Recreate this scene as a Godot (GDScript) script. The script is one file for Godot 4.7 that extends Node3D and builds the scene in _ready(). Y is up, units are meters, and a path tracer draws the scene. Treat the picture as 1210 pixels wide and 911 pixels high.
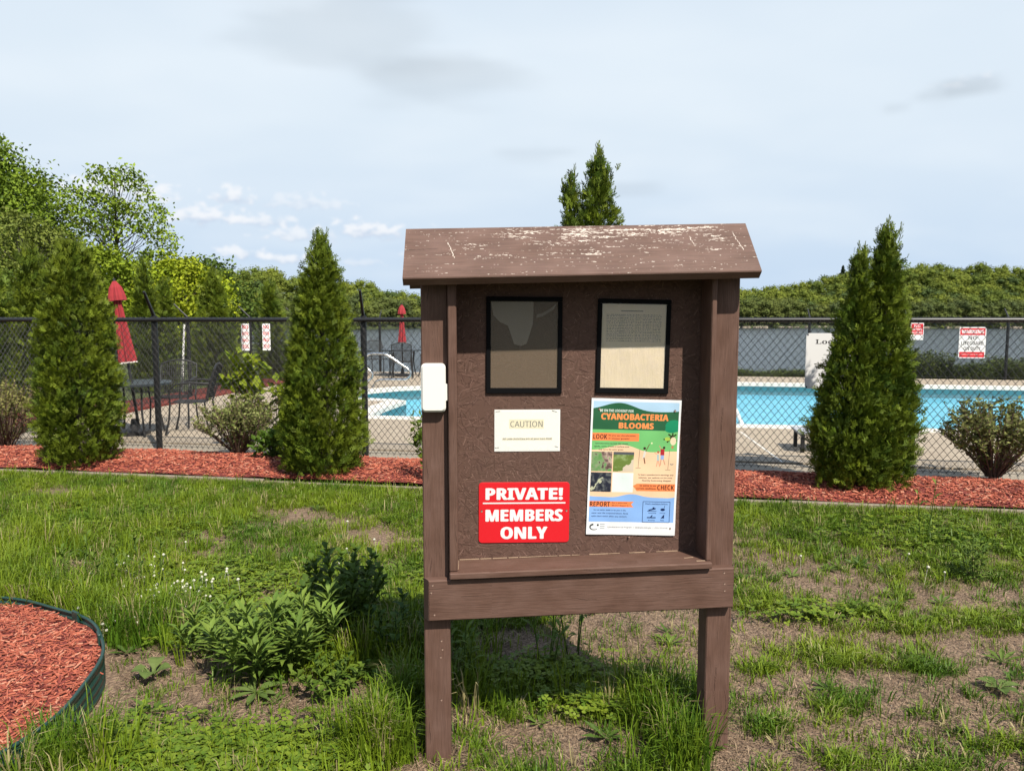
extends Node3D

# ---------------------------------------------------------------- state
var rng := RandomNumberGenerator.new()
var M := {}
var used := {}
var eye := Vector3(0, 1.5, 0)
const TONE := 0.72
const RACK := 0.0233            # the notice board leans: its right side stands higher
const SLOPE := 0.178            # the pool yard is turned about ten degrees to the view
var lawn_noise := FastNoiseLite.new()
var bumps := FastNoiseLite.new()
var spots := []


# ---------------------------------------------------------------- mesh builder
class MB:
	var v := PackedVector3Array()
	var n := PackedVector3Array()
	var uv := PackedVector2Array()
	var c := PackedColorArray()
	var tint := Color.WHITE
	var off := Vector2.ZERO

	func tri(a: Vector3, b: Vector3, d: Vector3, out := Vector3.ZERO, ua := Vector2.ZERO, ub := Vector2.ZERO, ud := Vector2.ZERO) -> void:
		var m := (b - a).cross(d - a)
		if out != Vector3.ZERO and m.dot(out) < 0.0:
			var t := b
			b = d
			d = t
			var tu := ub
			ub = ud
			ud = tu
			m = -m
		m = m.normalized()
		v.append(a); v.append(d); v.append(b)
		n.append(m); n.append(m); n.append(m)
		uv.append(ua + off); uv.append(ud + off); uv.append(ub + off)
		c.append(tint); c.append(tint); c.append(tint)

	func quad(a: Vector3, b: Vector3, d: Vector3, e: Vector3, out := Vector3.ZERO, ua := Vector2.ZERO, ub := Vector2(1, 0), ud := Vector2(1, 1), ue := Vector2(0, 1)) -> void:
		tri(a, b, d, out, ua, ub, ud)
		tri(a, d, e, out, ua, ud, ue)

	# a smooth-shaded triangle, given with normals
	func smooth(p: Array, q: Array, u: Array = []) -> void:
		var m: Vector3 = (p[1] - p[0]).cross(p[2] - p[0])
		var order := [0, 2, 1] if m.dot(q[0] + q[1] + q[2]) >= 0.0 else [0, 1, 2]
		for k in order:
			v.append(p[k]); n.append(q[k]); c.append(tint)
			uv.append((u[k] if u else Vector2.ZERO) + off)

	# box with chamfered edges, uv in metres with u along the longest side
	func box(at: Vector3, size: Vector3, bev := 0.003, turn := Basis.IDENTITY) -> void:
		var h := size * 0.5
		bev = minf(bev, minf(h.x, minf(h.y, h.z)) * 0.6)
		var long_axis := 0
		if size.y > size.x and size.y >= size.z:
			long_axis = 1
		elif size.z > size.x and size.z > size.y:
			long_axis = 2
		var P := func(s: Vector3, ax: int) -> Vector3:
			var p := Vector3(s.x * (h.x - bev), s.y * (h.y - bev), s.z * (h.z - bev))
			p[ax] = s[ax] * h[ax]
			return p
		var W := func(p: Vector3) -> Vector3: return at + turn * p
		for ax in 3:
			var b := (ax + 1) % 3
			var d := (ax + 2) % 3
			var ua := b if b == long_axis else d
			if ax == long_axis:
				ua = b
			var va := d if ua == b else b
			for s in [-1.0, 1.0]:
				var o := Vector3.ZERO
				o[ax] = s
				var pts := []
				var us := []
				for k in [[-1, -1], [1, -1], [1, 1], [-1, 1]]:
					var q := o
					q[b] = k[0]
					q[d] = k[1]
					var p: Vector3 = P.call(q, ax)
					pts.append(W.call(p))
					us.append(Vector2(p[ua], p[va] + s * 0.13 + ax * 0.37))
				quad(pts[0], pts[1], pts[2], pts[3], turn * o, us[0], us[1], us[2], us[3])
		if bev <= 0.0:
			return
		for ax in 3:            # edges that run along ax
			var b := (ax + 1) % 3
			var d := (ax + 2) % 3
			for sb in [-1.0, 1.0]:
				for sd in [-1.0, 1.0]:
					var lo := Vector3.ZERO
					lo[ax] = -1
					lo[b] = sb
					lo[d] = sd
					var hi := lo
					hi[ax] = 1
					var o := lo + hi
					var p0: Vector3 = P.call(lo, b)
					var p1: Vector3 = P.call(hi, b)
					var p2: Vector3 = P.call(hi, d)
					var p3: Vector3 = P.call(lo, d)
					quad(W.call(p0), W.call(p1), W.call(p2), W.call(p3), turn * o, Vector2(p0[ax], 0.0), Vector2(p1[ax], 0.0), Vector2(p1[ax], 0.004), Vector2(p0[ax], 0.004))
		for sx in [-1.0, 1.0]:
			for sy in [-1.0, 1.0]:
				for sz in [-1.0, 1.0]:
					var s := Vector3(sx, sy, sz)
					tri(W.call(P.call(s, 0)), W.call(P.call(s, 1)), W.call(P.call(s, 2)), turn * s)

	# tube along points
	func tube(pts: Array, rad: Array, sides := 6, caps := true) -> void:
		var rings := []
		var nrm := []
		var along := 0.0
		var us := []
		var last := Vector3.ZERO
		for i in pts.size():
			var p: Vector3 = pts[i]
			var t: Vector3 = (pts[mini(i + 1, pts.size() - 1)] - pts[maxi(i - 1, 0)]).normalized()
			if last == Vector3.ZERO:
				last = Vector3.UP if absf(t.y) < 0.9 else Vector3.RIGHT
			var x := (last - t * last.dot(t)).normalized()
			last = x
			var y := t.cross(x)
			var ring := []
			var ns := []
			var r: float = rad[mini(i, rad.size() - 1)]
			for k in sides:
				var a := TAU * k / sides
				var o := x * cos(a) + y * sin(a)
				ring.append(p + o * r)
				ns.append(o)
			if i > 0:
				along += p.distance_to(pts[i - 1])
			us.append(along)
			rings.append(ring)
			nrm.append(ns)
		for i in pts.size() - 1:
			for k in sides:
				var k2 := (k + 1) % sides
				var u0 := Vector2(us[i], float(k) / sides * 0.2)
				var u1 := Vector2(us[i + 1], float(k) / sides * 0.2)
				smooth([rings[i][k], rings[i + 1][k], rings[i + 1][k2]], [nrm[i][k], nrm[i + 1][k], nrm[i + 1][k2]], [u0, u1, u1])
				smooth([rings[i][k], rings[i + 1][k2], rings[i][k2]], [nrm[i][k], nrm[i + 1][k2], nrm[i][k2]], [u0, u1, u0])
		if caps:
			for e in [0, pts.size() - 1]:
				var o: Vector3 = (pts[0] - pts[1]) if e == 0 else (pts[e] - pts[e - 1])
				for k in range(1, sides - 1):
					tri(rings[e][0], rings[e][k], rings[e][k + 1], o)

	# surface of revolution about y, profile of (radius, y); wave makes folds
	func lathe(prof: Array, sides := 16, at := Vector3.ZERO, folds := 0, depth := 0.0) -> void:
		var ring := func(i: int, k: int) -> Vector3:
			var a := TAU * k / sides
			var r: float = prof[i].x
			if folds > 0:
				r *= 1.0 - depth * (0.5 + 0.5 * cos(a * folds + 0.35 * i))
			return at + Vector3(cos(a) * r, prof[i].y, sin(a) * r)
		for i in prof.size() - 1:
			for k in sides:
				var a0: Vector3 = ring.call(i, k)
				var a1: Vector3 = ring.call(i, k + 1)
				var b0: Vector3 = ring.call(i + 1, k)
				var b1: Vector3 = ring.call(i + 1, k + 1)
				var mid := (a0 + a1 + b0 + b1) * 0.25
				var o := Vector3(mid.x - at.x, 0, mid.z - at.z)
				var dy: float = prof[i + 1].y - prof[i].y
				if absf(dy) < absf(prof[i + 1].x - prof[i].x) * 0.6:
					o = Vector3.UP * (1.0 if prof[i + 1].x < prof[i].x else -1.0) * (1.0 if dy >= 0.0 else 1.0)
				quad(a0, a1, b1, b0, o, Vector2(float(k) / sides, prof[i].y), Vector2(float(k + 1) / sides, prof[i].y), Vector2(float(k + 1) / sides, prof[i + 1].y), Vector2(float(k) / sides, prof[i + 1].y))

	# a prism along x from a section of (z, y) points
	func prism(poly: PackedVector2Array, x0: float, x1: float) -> void:
		var mid := Vector2.ZERO
		for p in poly:
			mid += p / poly.size()
		var run := 0.0
		for i in poly.size():
			var p := poly[i]
			var q := poly[(i + 1) % poly.size()]
			var e := q - p
			var o2 := Vector2(e.y, -e.x)
			if o2.dot((p + q) * 0.5 - mid) < 0.0:
				o2 = -o2
			quad(Vector3(x0, p.y, p.x), Vector3(x1, p.y, p.x), Vector3(x1, q.y, q.x), Vector3(x0, q.y, q.x), Vector3(0, o2.y, o2.x), Vector2(x0, run), Vector2(x1, run), Vector2(x1, run + e.length()), Vector2(x0, run + e.length()))
			run += e.length()
		var idx := Geometry2D.triangulate_polygon(poly)
		for t in range(0, idx.size(), 3):
			for x in [x0, x1]:
				var a := poly[idx[t]]
				var b := poly[idx[t + 1]]
				var d := poly[idx[t + 2]]
				tri(Vector3(x, a.y, a.x), Vector3(x, b.y, b.x), Vector3(x, d.y, d.x), Vector3(1 if x == x1 else -1, 0, 0), a, b, d)

	# a flat polygon (x, z) at a height, facing up, with optional sides going down
	func plate(poly: PackedVector2Array, y: float, thick := 0.0) -> void:
		var idx := Geometry2D.triangulate_polygon(poly)
		for t in range(0, idx.size(), 3):
			var a := poly[idx[t]]
			var b := poly[idx[t + 1]]
			var d := poly[idx[t + 2]]
			tri(Vector3(a.x, y, a.y), Vector3(b.x, y, b.y), Vector3(d.x, y, d.y), Vector3.UP, a, b, d)
		if thick > 0.0:
			walls(poly, y, y - thick, 1.0)

	func walls(poly: PackedVector2Array, y0: float, y1: float, sign := 1.0) -> void:
		var cw := Geometry2D.is_polygon_clockwise(poly)
		for i in poly.size():
			var p := poly[i]
			var q := poly[(i + 1) % poly.size()]
			var e := q - p
			var o := Vector2(e.y, -e.x) * (-1.0 if cw else 1.0) * sign
			quad(Vector3(p.x, y0, p.y), Vector3(q.x, y0, q.y), Vector3(q.x, y1, q.y), Vector3(p.x, y1, p.y), Vector3(o.x, 0, o.y), Vector2(0, y0), Vector2(e.length(), y0), Vector2(e.length(), y1), Vector2(0, y1))

	func add(o: MB, t: Transform3D, col := Color.WHITE) -> void:
		v.append_array(t * o.v)
		n.append_array(Transform3D(t.basis.orthonormalized(), Vector3.ZERO) * o.n)
		uv.append_array(o.uv)
		var cc := PackedColorArray()
		cc.resize(o.v.size())
		cc.fill(col)
		c.append_array(cc)

	func mesh(colored := false, xf := Transform3D.IDENTITY) -> ArrayMesh:
		var a := []
		a.resize(Mesh.ARRAY_MAX)
		a[Mesh.ARRAY_VERTEX] = v if xf == Transform3D.IDENTITY else xf * v
		a[Mesh.ARRAY_NORMAL] = n
		a[Mesh.ARRAY_TEX_UV] = uv
		if colored:
			a[Mesh.ARRAY_COLOR] = c
		var m := ArrayMesh.new()
		m.add_surface_from_arrays(Mesh.PRIMITIVE_TRIANGLES, a)
		return m


# ---------------------------------------------------------------- nodes
func numbered(called: String, parent: Node = self) -> String:
	var key := str(parent.get_instance_id()) + called
	if not used.has(key):
		used[key] = 0
		return called
	used[key] += 1
	return "%s_%03d" % [called, used[key]]


func tag(o: Node, label: String, category: String, group := "") -> Node:
	o.set_meta("label", label)
	o.set_meta("category", category)
	if group != "":
		o.set_meta("group", group)
	return o


func thing(called: String, label: String, category: String, at := Vector3.ZERO, turn := 0.0, group := "") -> Node3D:
	var o := Node3D.new()
	o.name = numbered(called)
	add_child(o, true)
	o.position = at
	o.rotation.y = turn
	tag(o, label, category, group)
	return o


func put(called: String, b: MB, mat: Material, parent: Node = self, colored := false, xf := Transform3D.IDENTITY) -> MeshInstance3D:
	var o := MeshInstance3D.new()
	o.name = numbered(called, parent)
	o.mesh = b.mesh(colored, xf)
	o.material_override = mat
	parent.add_child(o, true)
	return o


func struct(called: String, b: MB, mat: Material, colored := false) -> MeshInstance3D:
	var o := put(called, b, mat, self, colored)
	o.set_meta("kind", "structure")
	return o


func dup(o: Node3D, at: Vector3, turn: float, label: String) -> Node3D:
	var r: Node3D = o.duplicate()
	r.name = numbered(String(o.name))
	add_child(r, true)
	r.position = at
	r.rotation.y = turn
	r.set_meta("label", label)
	return r


func scatter(called: String, mesh: Mesh, mat: Material, places: Array, tints: Array, parent: Node = self, label := "", category := "") -> MultiMeshInstance3D:
	var mm := MultiMesh.new()
	mm.transform_format = MultiMesh.TRANSFORM_3D
	mm.use_colors = true
	mm.mesh = mesh
	mm.instance_count = places.size()
	for i in places.size():
		mm.set_instance_transform(i, places[i])
		mm.set_instance_color(i, tints[i])
	var o := MultiMeshInstance3D.new()
	o.name = numbered(called, parent)
	o.multimesh = mm
	o.material_override = mat
	o.set_meta("kind", "stuff")
	if label != "":
		o.set_meta("label", label)
		o.set_meta("category", category)
	parent.add_child(o, true)
	return o


func lin(r: int, g: int, b: int) -> Color:
	return Color8(r, g, b).srgb_to_linear()


func mat(albedo: Color, rough := 0.8, metal := 0.0) -> StandardMaterial3D:
	var m := StandardMaterial3D.new()
	m.albedo_color = (albedo * (1.0 if metal > 0.9 else TONE)).linear_to_srgb()     # albedo given as a linear value
	m.roughness = rough
	m.metallic = metal
	return m


func noise(freq: float, oct := 4, seed_ := 1, kind := FastNoiseLite.TYPE_SIMPLEX_SMOOTH) -> FastNoiseLite:
	var f := FastNoiseLite.new()
	f.noise_type = kind
	f.frequency = freq
	f.fractal_octaves = oct
	f.seed = seed_
	return f


func tex(im: Image) -> ImageTexture:
	return ImageTexture.create_from_image(im)


func noise_image(w: int, h: int, fn: Callable) -> Image:
	var im := Image.create(w, h, false, Image.FORMAT_RGB8)
	for y in h:
		for x in w:
			im.set_pixel(x, y, fn.call(x, y))
	return im


func seamless(freq: float, size: int, c0: Color, c1: Color, seed_ := 1, oct := 4, lo := 0.25, hi := 0.75) -> NoiseTexture2D:
	var t := NoiseTexture2D.new()
	t.noise = noise(freq, oct, seed_)
	t.width = size
	t.height = size
	t.seamless = true
	var g := Gradient.new()
	g.set_color(0, c0.linear_to_srgb())
	g.set_color(1, c1.linear_to_srgb())
	g.set_offset(0, lo)
	g.set_offset(1, hi)
	t.color_ramp = g
	return t


func height_tex(freq: float, size: int, seed_ := 1, oct := 4) -> NoiseTexture2D:
	var t := NoiseTexture2D.new()
	t.noise = noise(freq, oct, seed_)
	t.width = size
	t.height = size
	t.seamless = true
	return t


# world-triplanar material of two tones with relief
func ground_mat(c0: Color, c1: Color, freq: float, scale: float, relief: float, seed_: int, rough := 0.95) -> StandardMaterial3D:
	var m := StandardMaterial3D.new()
	m.albedo_texture = seamless(freq, 512, c0 * TONE, c1 * TONE, seed_, 5)
	m.roughness = rough
	m.uv1_triplanar = true
	m.uv1_world_triplanar = true
	m.uv1_scale = Vector3.ONE * scale
	m.heightmap_enabled = true
	m.heightmap_texture = height_tex(freq * 1.7, 512, seed_ + 7, 5)
	m.heightmap_scale = relief
	return m


func leaf_mat(rough := 0.6, through := 0.5) -> StandardMaterial3D:
	var m := StandardMaterial3D.new()
	m.vertex_color_use_as_albedo = true
	m.albedo_color = Color(TONE, TONE, TONE).linear_to_srgb()
	m.roughness = rough
	m.metallic_specular = 0.3
	m.backlight_enabled = true
	m.backlight = Color(through, through, through)
	return m


# ---------------------------------------------------------------- writing
func letters(s: String, bold := true, serif := false) -> Array:
	# triangles of a line of text, one unit tall, from its left base
	var sf := SystemFont.new()
	sf.font_names = PackedStringArray(["Droid Serif" if serif else "Droid Sans"])
	sf.font_weight = 700 if bold else 400
	var tm := TextMesh.new()
	tm.font = sf
	tm.text = s
	tm.font_size = 64
	tm.pixel_size = 0.01
	tm.depth = 0.0
	tm.curve_step = 1.0
	var a := tm.get_mesh_arrays()
	var v: PackedVector3Array = a[Mesh.ARRAY_VERTEX]
	var idx = a[Mesh.ARRAY_INDEX]
	var out := PackedVector2Array()
	var lo := Vector2(1e9, 1e9)
	var hi := -lo
	var order := []
	if idx == null or idx.size() == 0:
		order = range(v.size())
	else:
		order = idx
	for i in order:
		var p := Vector2(v[i].x, v[i].y)
		out.append(p)
		lo = lo.min(p)
		hi = hi.max(p)
	return [out, lo, hi]


# lettering as thin raised geometry, fitted into a box given by its lower left corner and size
func letter_mesh(b: MB, s: String, at: Vector3, size: Vector2, bold := true, serif := false, embolden := 0.0, thick := 0.0006) -> void:
	var L := letters(s, bold, serif)
	var t: PackedVector2Array = L[0]
	var lo: Vector2 = L[1]
	var k: Vector2 = size / (L[2] - lo)
	var fat := [Vector2.ZERO]
	if embolden > 0.0:      # heavier strokes: the same letters laid again a little to each side
		var e := size.y * 0.055 * embolden
		fat = [Vector2.ZERO, Vector2(e, 0), Vector2(-e, 0), Vector2(0, e * 0.5), Vector2(0, -e * 0.5)]
	for f in fat.size():
		for i in range(0, t.size() - 2, 3):
			var p := []
			for j in 3:
				var q: Vector2 = (t[i + j] - lo) * k + fat[f]
				p.append(at + Vector3(q.x, q.y, thick + f * 0.00005))
			b.tri(p[0], p[1], p[2], Vector3.BACK)


func fill_tri(im: Image, a: Vector2, b: Vector2, c: Vector2, col: Color) -> void:
	var y0 := int(ceil(minf(a.y, minf(b.y, c.y)) - 0.5))
	var y1 := int(floor(maxf(a.y, maxf(b.y, c.y)) - 0.5))
	for y in range(maxi(y0, 0), mini(y1, im.get_height() - 1) + 1):
		var yy := y + 0.5
		var lo := 1e9
		var hi := -1e9
		for e in [[a, b], [b, c], [c, a]]:
			var p: Vector2 = e[0]
			var q: Vector2 = e[1]
			if (p.y <= yy) != (q.y <= yy):
				var x := p.x + (q.x - p.x) * (yy - p.y) / (q.y - p.y)
				lo = minf(lo, x)
				hi = maxf(hi, x)
		if hi >= lo:
			var xa := int(round(lo))
			var xb := int(round(hi))
			if xb > xa:
				im.fill_rect(Rect2i(xa, y, xb - xa, 1), col)


func fill_poly(im: Image, pts: PackedVector2Array, col: Color) -> void:
	var idx := Geometry2D.triangulate_polygon(pts)
	for i in range(0, idx.size(), 3):
		fill_tri(im, pts[idx[i]], pts[idx[i + 1]], pts[idx[i + 2]], col)


func print_text(im: Image, s: String, r: Rect2, col: Color, bold := true, serif := false) -> void:
	var L := letters(s, bold, serif)
	var t: PackedVector2Array = L[0]
	var lo: Vector2 = L[1]
	var hi: Vector2 = L[2]
	var k: Vector2 = r.size / (hi - lo)
	for i in range(0, t.size() - 2, 3):
		var p := []
		for j in 3:
			var q: Vector2 = (t[i + j] - lo) * k
			p.append(Vector2(r.position.x + q.x, r.position.y + r.size.y - q.y))
		fill_tri(im, p[0], p[1], p[2], col)


func disc(im: Image, at: Vector2, r: Vector2, col: Color) -> void:
	var pts := PackedVector2Array()
	for k in 18:
		pts.append(at + Vector2(cos(TAU * k / 18), sin(TAU * k / 18)) * r)
	fill_poly(im, pts, col)


func stroke(im: Image, a: Vector2, b: Vector2, w: float, col: Color) -> void:
	var o := (b - a).normalized().orthogonal() * w * 0.5
	fill_poly(im, PackedVector2Array([a + o, b + o, b - o, a - o]), col)


# ---------------------------------------------------------------- the main order
func _ready() -> void:
	rng.seed = 20240517
	setup_view()
	lawn_noise = noise(0.9, 4, 5)
	bumps = noise(0.7, 4, 9)
	make_materials()
	make_terrain()
	make_far_shore()
	make_pool()
	make_fences()
	make_bed()
	make_kiosk()
	make_notices()
	make_evergreens()
	make_trees()
	make_shrubs()
	make_furniture()
	make_ring_bed()
	make_lawn()
	make_weeds()


func setup_view() -> void:
	var cam := Camera3D.new()
	cam.name = "camera"
	cam.position = eye
	cam.rotation_degrees = Vector3(-5.158, 0, 0)
	cam.fov = rad_to_deg(2.0 * atan(455.5 / 877.9))
	cam.near = 0.05
	cam.far = 2000.0
	add_child(cam)
	cam.current = true
	var sun := DirectionalLight3D.new()
	sun.name = "sun"
	sun.light_energy = 1.6
	sun.light_color = Color(1.0, 0.965, 0.905)
	sun.light_angular_distance = 0.7
	sun.shadow_enabled = true
	add_child(sun)
	sun.look_at_from_position(Vector3(0.43, 1.0, 0.72) * 10.0, Vector3.ZERO)
	var env := Environment.new()
	env.background_mode = Environment.BG_SKY
	env.tonemap_mode = Environment.TONE_MAPPER_LINEAR
	env.tonemap_exposure = 1.75
	env.sdfgi_enabled = true
	env.ssao_enabled = true
	env.ssil_enabled = true
	var sky := Sky.new()
	var pano := PanoramaSkyMaterial.new()
	pano.panorama = tex(sky_image())
	sky.sky_material = pano
	env.sky = sky
	var we := WorldEnvironment.new()
	we.name = "daylight"
	we.environment = env
	add_child(we)


# thin high cloud with a low bank of small cumulus; the same kind of sky round the whole horizon
func sky_image() -> Image:
	var w := 720
	var h := 360
	var im := Image.create(w, h, false, Image.FORMAT_RGBF)
	var veil := noise(1.1, 4, 31)
	var wisp := noise(2.2, 4, 12)
	var sun := Vector3(0.43, 1.0, 0.72).normalized()
	im.fill(Color(0.085, 0.09, 0.07))
	# soft grey sheets: azimuth, elevation, half widths, depth
	var sheets := [[-6.0, 17.2, 6.5, 2.4, 0.10], [-11.5, 20.0, 9.0, 3.0, 0.09], [-18.0, 24.0, 14.0, 3.0, 0.06], [26.6, 13.7, 1.0, 0.5, 0.08], [29.4, 14.3, 1.7, 0.5, 0.10], [31.3, 14.5, 1.9, 0.55, 0.13], [9.3, 9.6, 3.0, 0.5, 0.07], [2.0, 12.2, 3.0, 0.6, 0.06], [140.0, 30.0, 16.0, 5.0, 0.08], [-110.0, 24.0, 18.0, 4.0, 0.08]]
	for y in range(0, h / 2):
		var el := (0.5 - (y + 0.5) / h) * PI
		var eld := rad_to_deg(el)
		var low := clampf(1.0 - eld / 15.0, 0.0, 1.0)
		var high := smoothstep(16.0, 62.0, eld)
		var base := Color(0.715, 0.815, 0.912).lerp(Color(0.49, 0.645, 0.85), low * 0.9 * sqrt(low)).lerp(Color(0.26, 0.40, 0.66), high)
		var ce := cos(el)
		var se := sin(el)
		for x in w:
			var az := wrapf((x + 0.5) / w * TAU, -PI, PI)      # the left edge of the picture is straight ahead
			var d := Vector3(sin(az) * ce, se, -cos(az) * ce)
			var k := 1.0 / (se + 0.20)
			var p := Vector3(d.x * k, d.z * k, 0.0)
			var q := veil.get_noise_2d(p.x, p.y * 1.6)
			var s := wisp.get_noise_2d(p.x * 0.8, p.y * 2.2)
			var c := base
			c = c.lerp(Color(0.78, 0.865, 0.945), clampf(0.27 + 0.8 * q + 0.16 * s, 0.0, 0.8) * (1.0 - low * 0.75) * (1.0 - high * 0.75))
			var azd := rad_to_deg(az)
			var shade := 0.0
			for g in sheets:
				var da := fposmod(azd - g[0] + 180.0, 360.0) - 180.0
				if absf(da) < g[2] * 1.8 and absf(eld - g[1]) < g[3] * 1.8:
					var r := Vector2(da / g[2], (eld - g[1]) / g[3]).length() + s * 0.5
					shade += g[4] * (1.0 - smoothstep(0.45, 1.15, r))
			c = c * (1.0 - minf(shade, 0.17) * 1.15)
			var glow := pow(maxf(0.0, d.dot(sun)), 24.0)
			c = (c + Color(0.5, 0.48, 0.44) * glow) * 0.592
			c.a = 1.0
			im.set_pixel(x, y, c)
	w = 2880
	h = 1440
	im.resize(w, h, Image.INTERPOLATE_BILINEAR)
	im.fill_rect(Rect2i(0, h / 2, w, h / 2), Color(0.085, 0.09, 0.07))
	# small cumulus: azimuth, elevation, half widths, strength
	var clouds := [[-20.4, 9.0, 1.3, 0.65, 0.9], [-22.3, 7.5, 2.4, 0.75, 0.9], [-18.4, 7.4, 2.3, 0.6, 0.7], [-15.6, 6.5, 2.5, 0.65, 0.7], [-19.9, 5.0, 1.5, 0.55, 0.85], [-16.4, 4.8, 2.2, 0.42, 0.85], [-10.6, 6.9, 2.8, 0.75, 0.9], [-27.5, 8.6, 3.2, 1.2, 0.9], [-15.4, 8.8, 2.8, 0.7, 0.45], [31.2, 15.0, 0.9, 0.30, 0.35], [29.8, 14.7, 1.0, 0.25, 0.25], [-6.5, 5.4, 1.6, 0.4, 0.5], [-11.5, 4.6, 1.6, 0.35, 0.35]]
	var r := RandomNumberGenerator.new()
	r.seed = 88
	for k in 46:
		var az := r.randf_range(46.0, 314.0)
		clouds.append([az, r.randf_range(4.2, 10.0), r.randf_range(1.2, 3.2), r.randf_range(0.4, 0.95), r.randf_range(0.4, 0.9)])
	var puff := noise(0.55, 4, 77)
	var per := w / 360.0
	for g in clouds:
		g[1] -= 0.5 if g[1] < 10.0 else 0.0
		g[2] *= 1.2
		g[3] *= 1.25
		var x0 := int((g[0] - g[2] * 1.7) * per)
		var x1 := int((g[0] + g[2] * 1.7) * per)
		var y0 := int((90.0 - g[1] - g[3] * 2.2) * per)
		var y1 := int((90.0 - g[1] + g[3] * 1.8) * per)
		for y in range(y0, y1):
			for x in range(x0, x1):
				var azd := x / per
				var eld := 90.0 - y / per
				var lump := puff.get_noise_2d(azd * 1.3, eld * 2.4)
				var dy: float = (eld - g[1]) / g[3]
				var e := Vector2((azd - g[0]) / g[2], dy * (1.0 if dy > 0.0 else 2.0)).length() - lump * 1.1
				var a := 1.0 - smoothstep(0.35, 1.05, e)
				if a <= 0.0:
					continue
				var lit := smoothstep(-0.75, 0.55, dy + lump * 0.8)
				var c := Color(0.46, 0.58, 0.76).lerp(Color(0.89, 0.915, 0.955), lit) * 0.592
				var old := im.get_pixel(posmod(x, w), y)
				var m := old.lerp(c, a * g[4])
				m.a = 1.0
				im.set_pixel(posmod(x, w), y, m)
	return im


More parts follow.
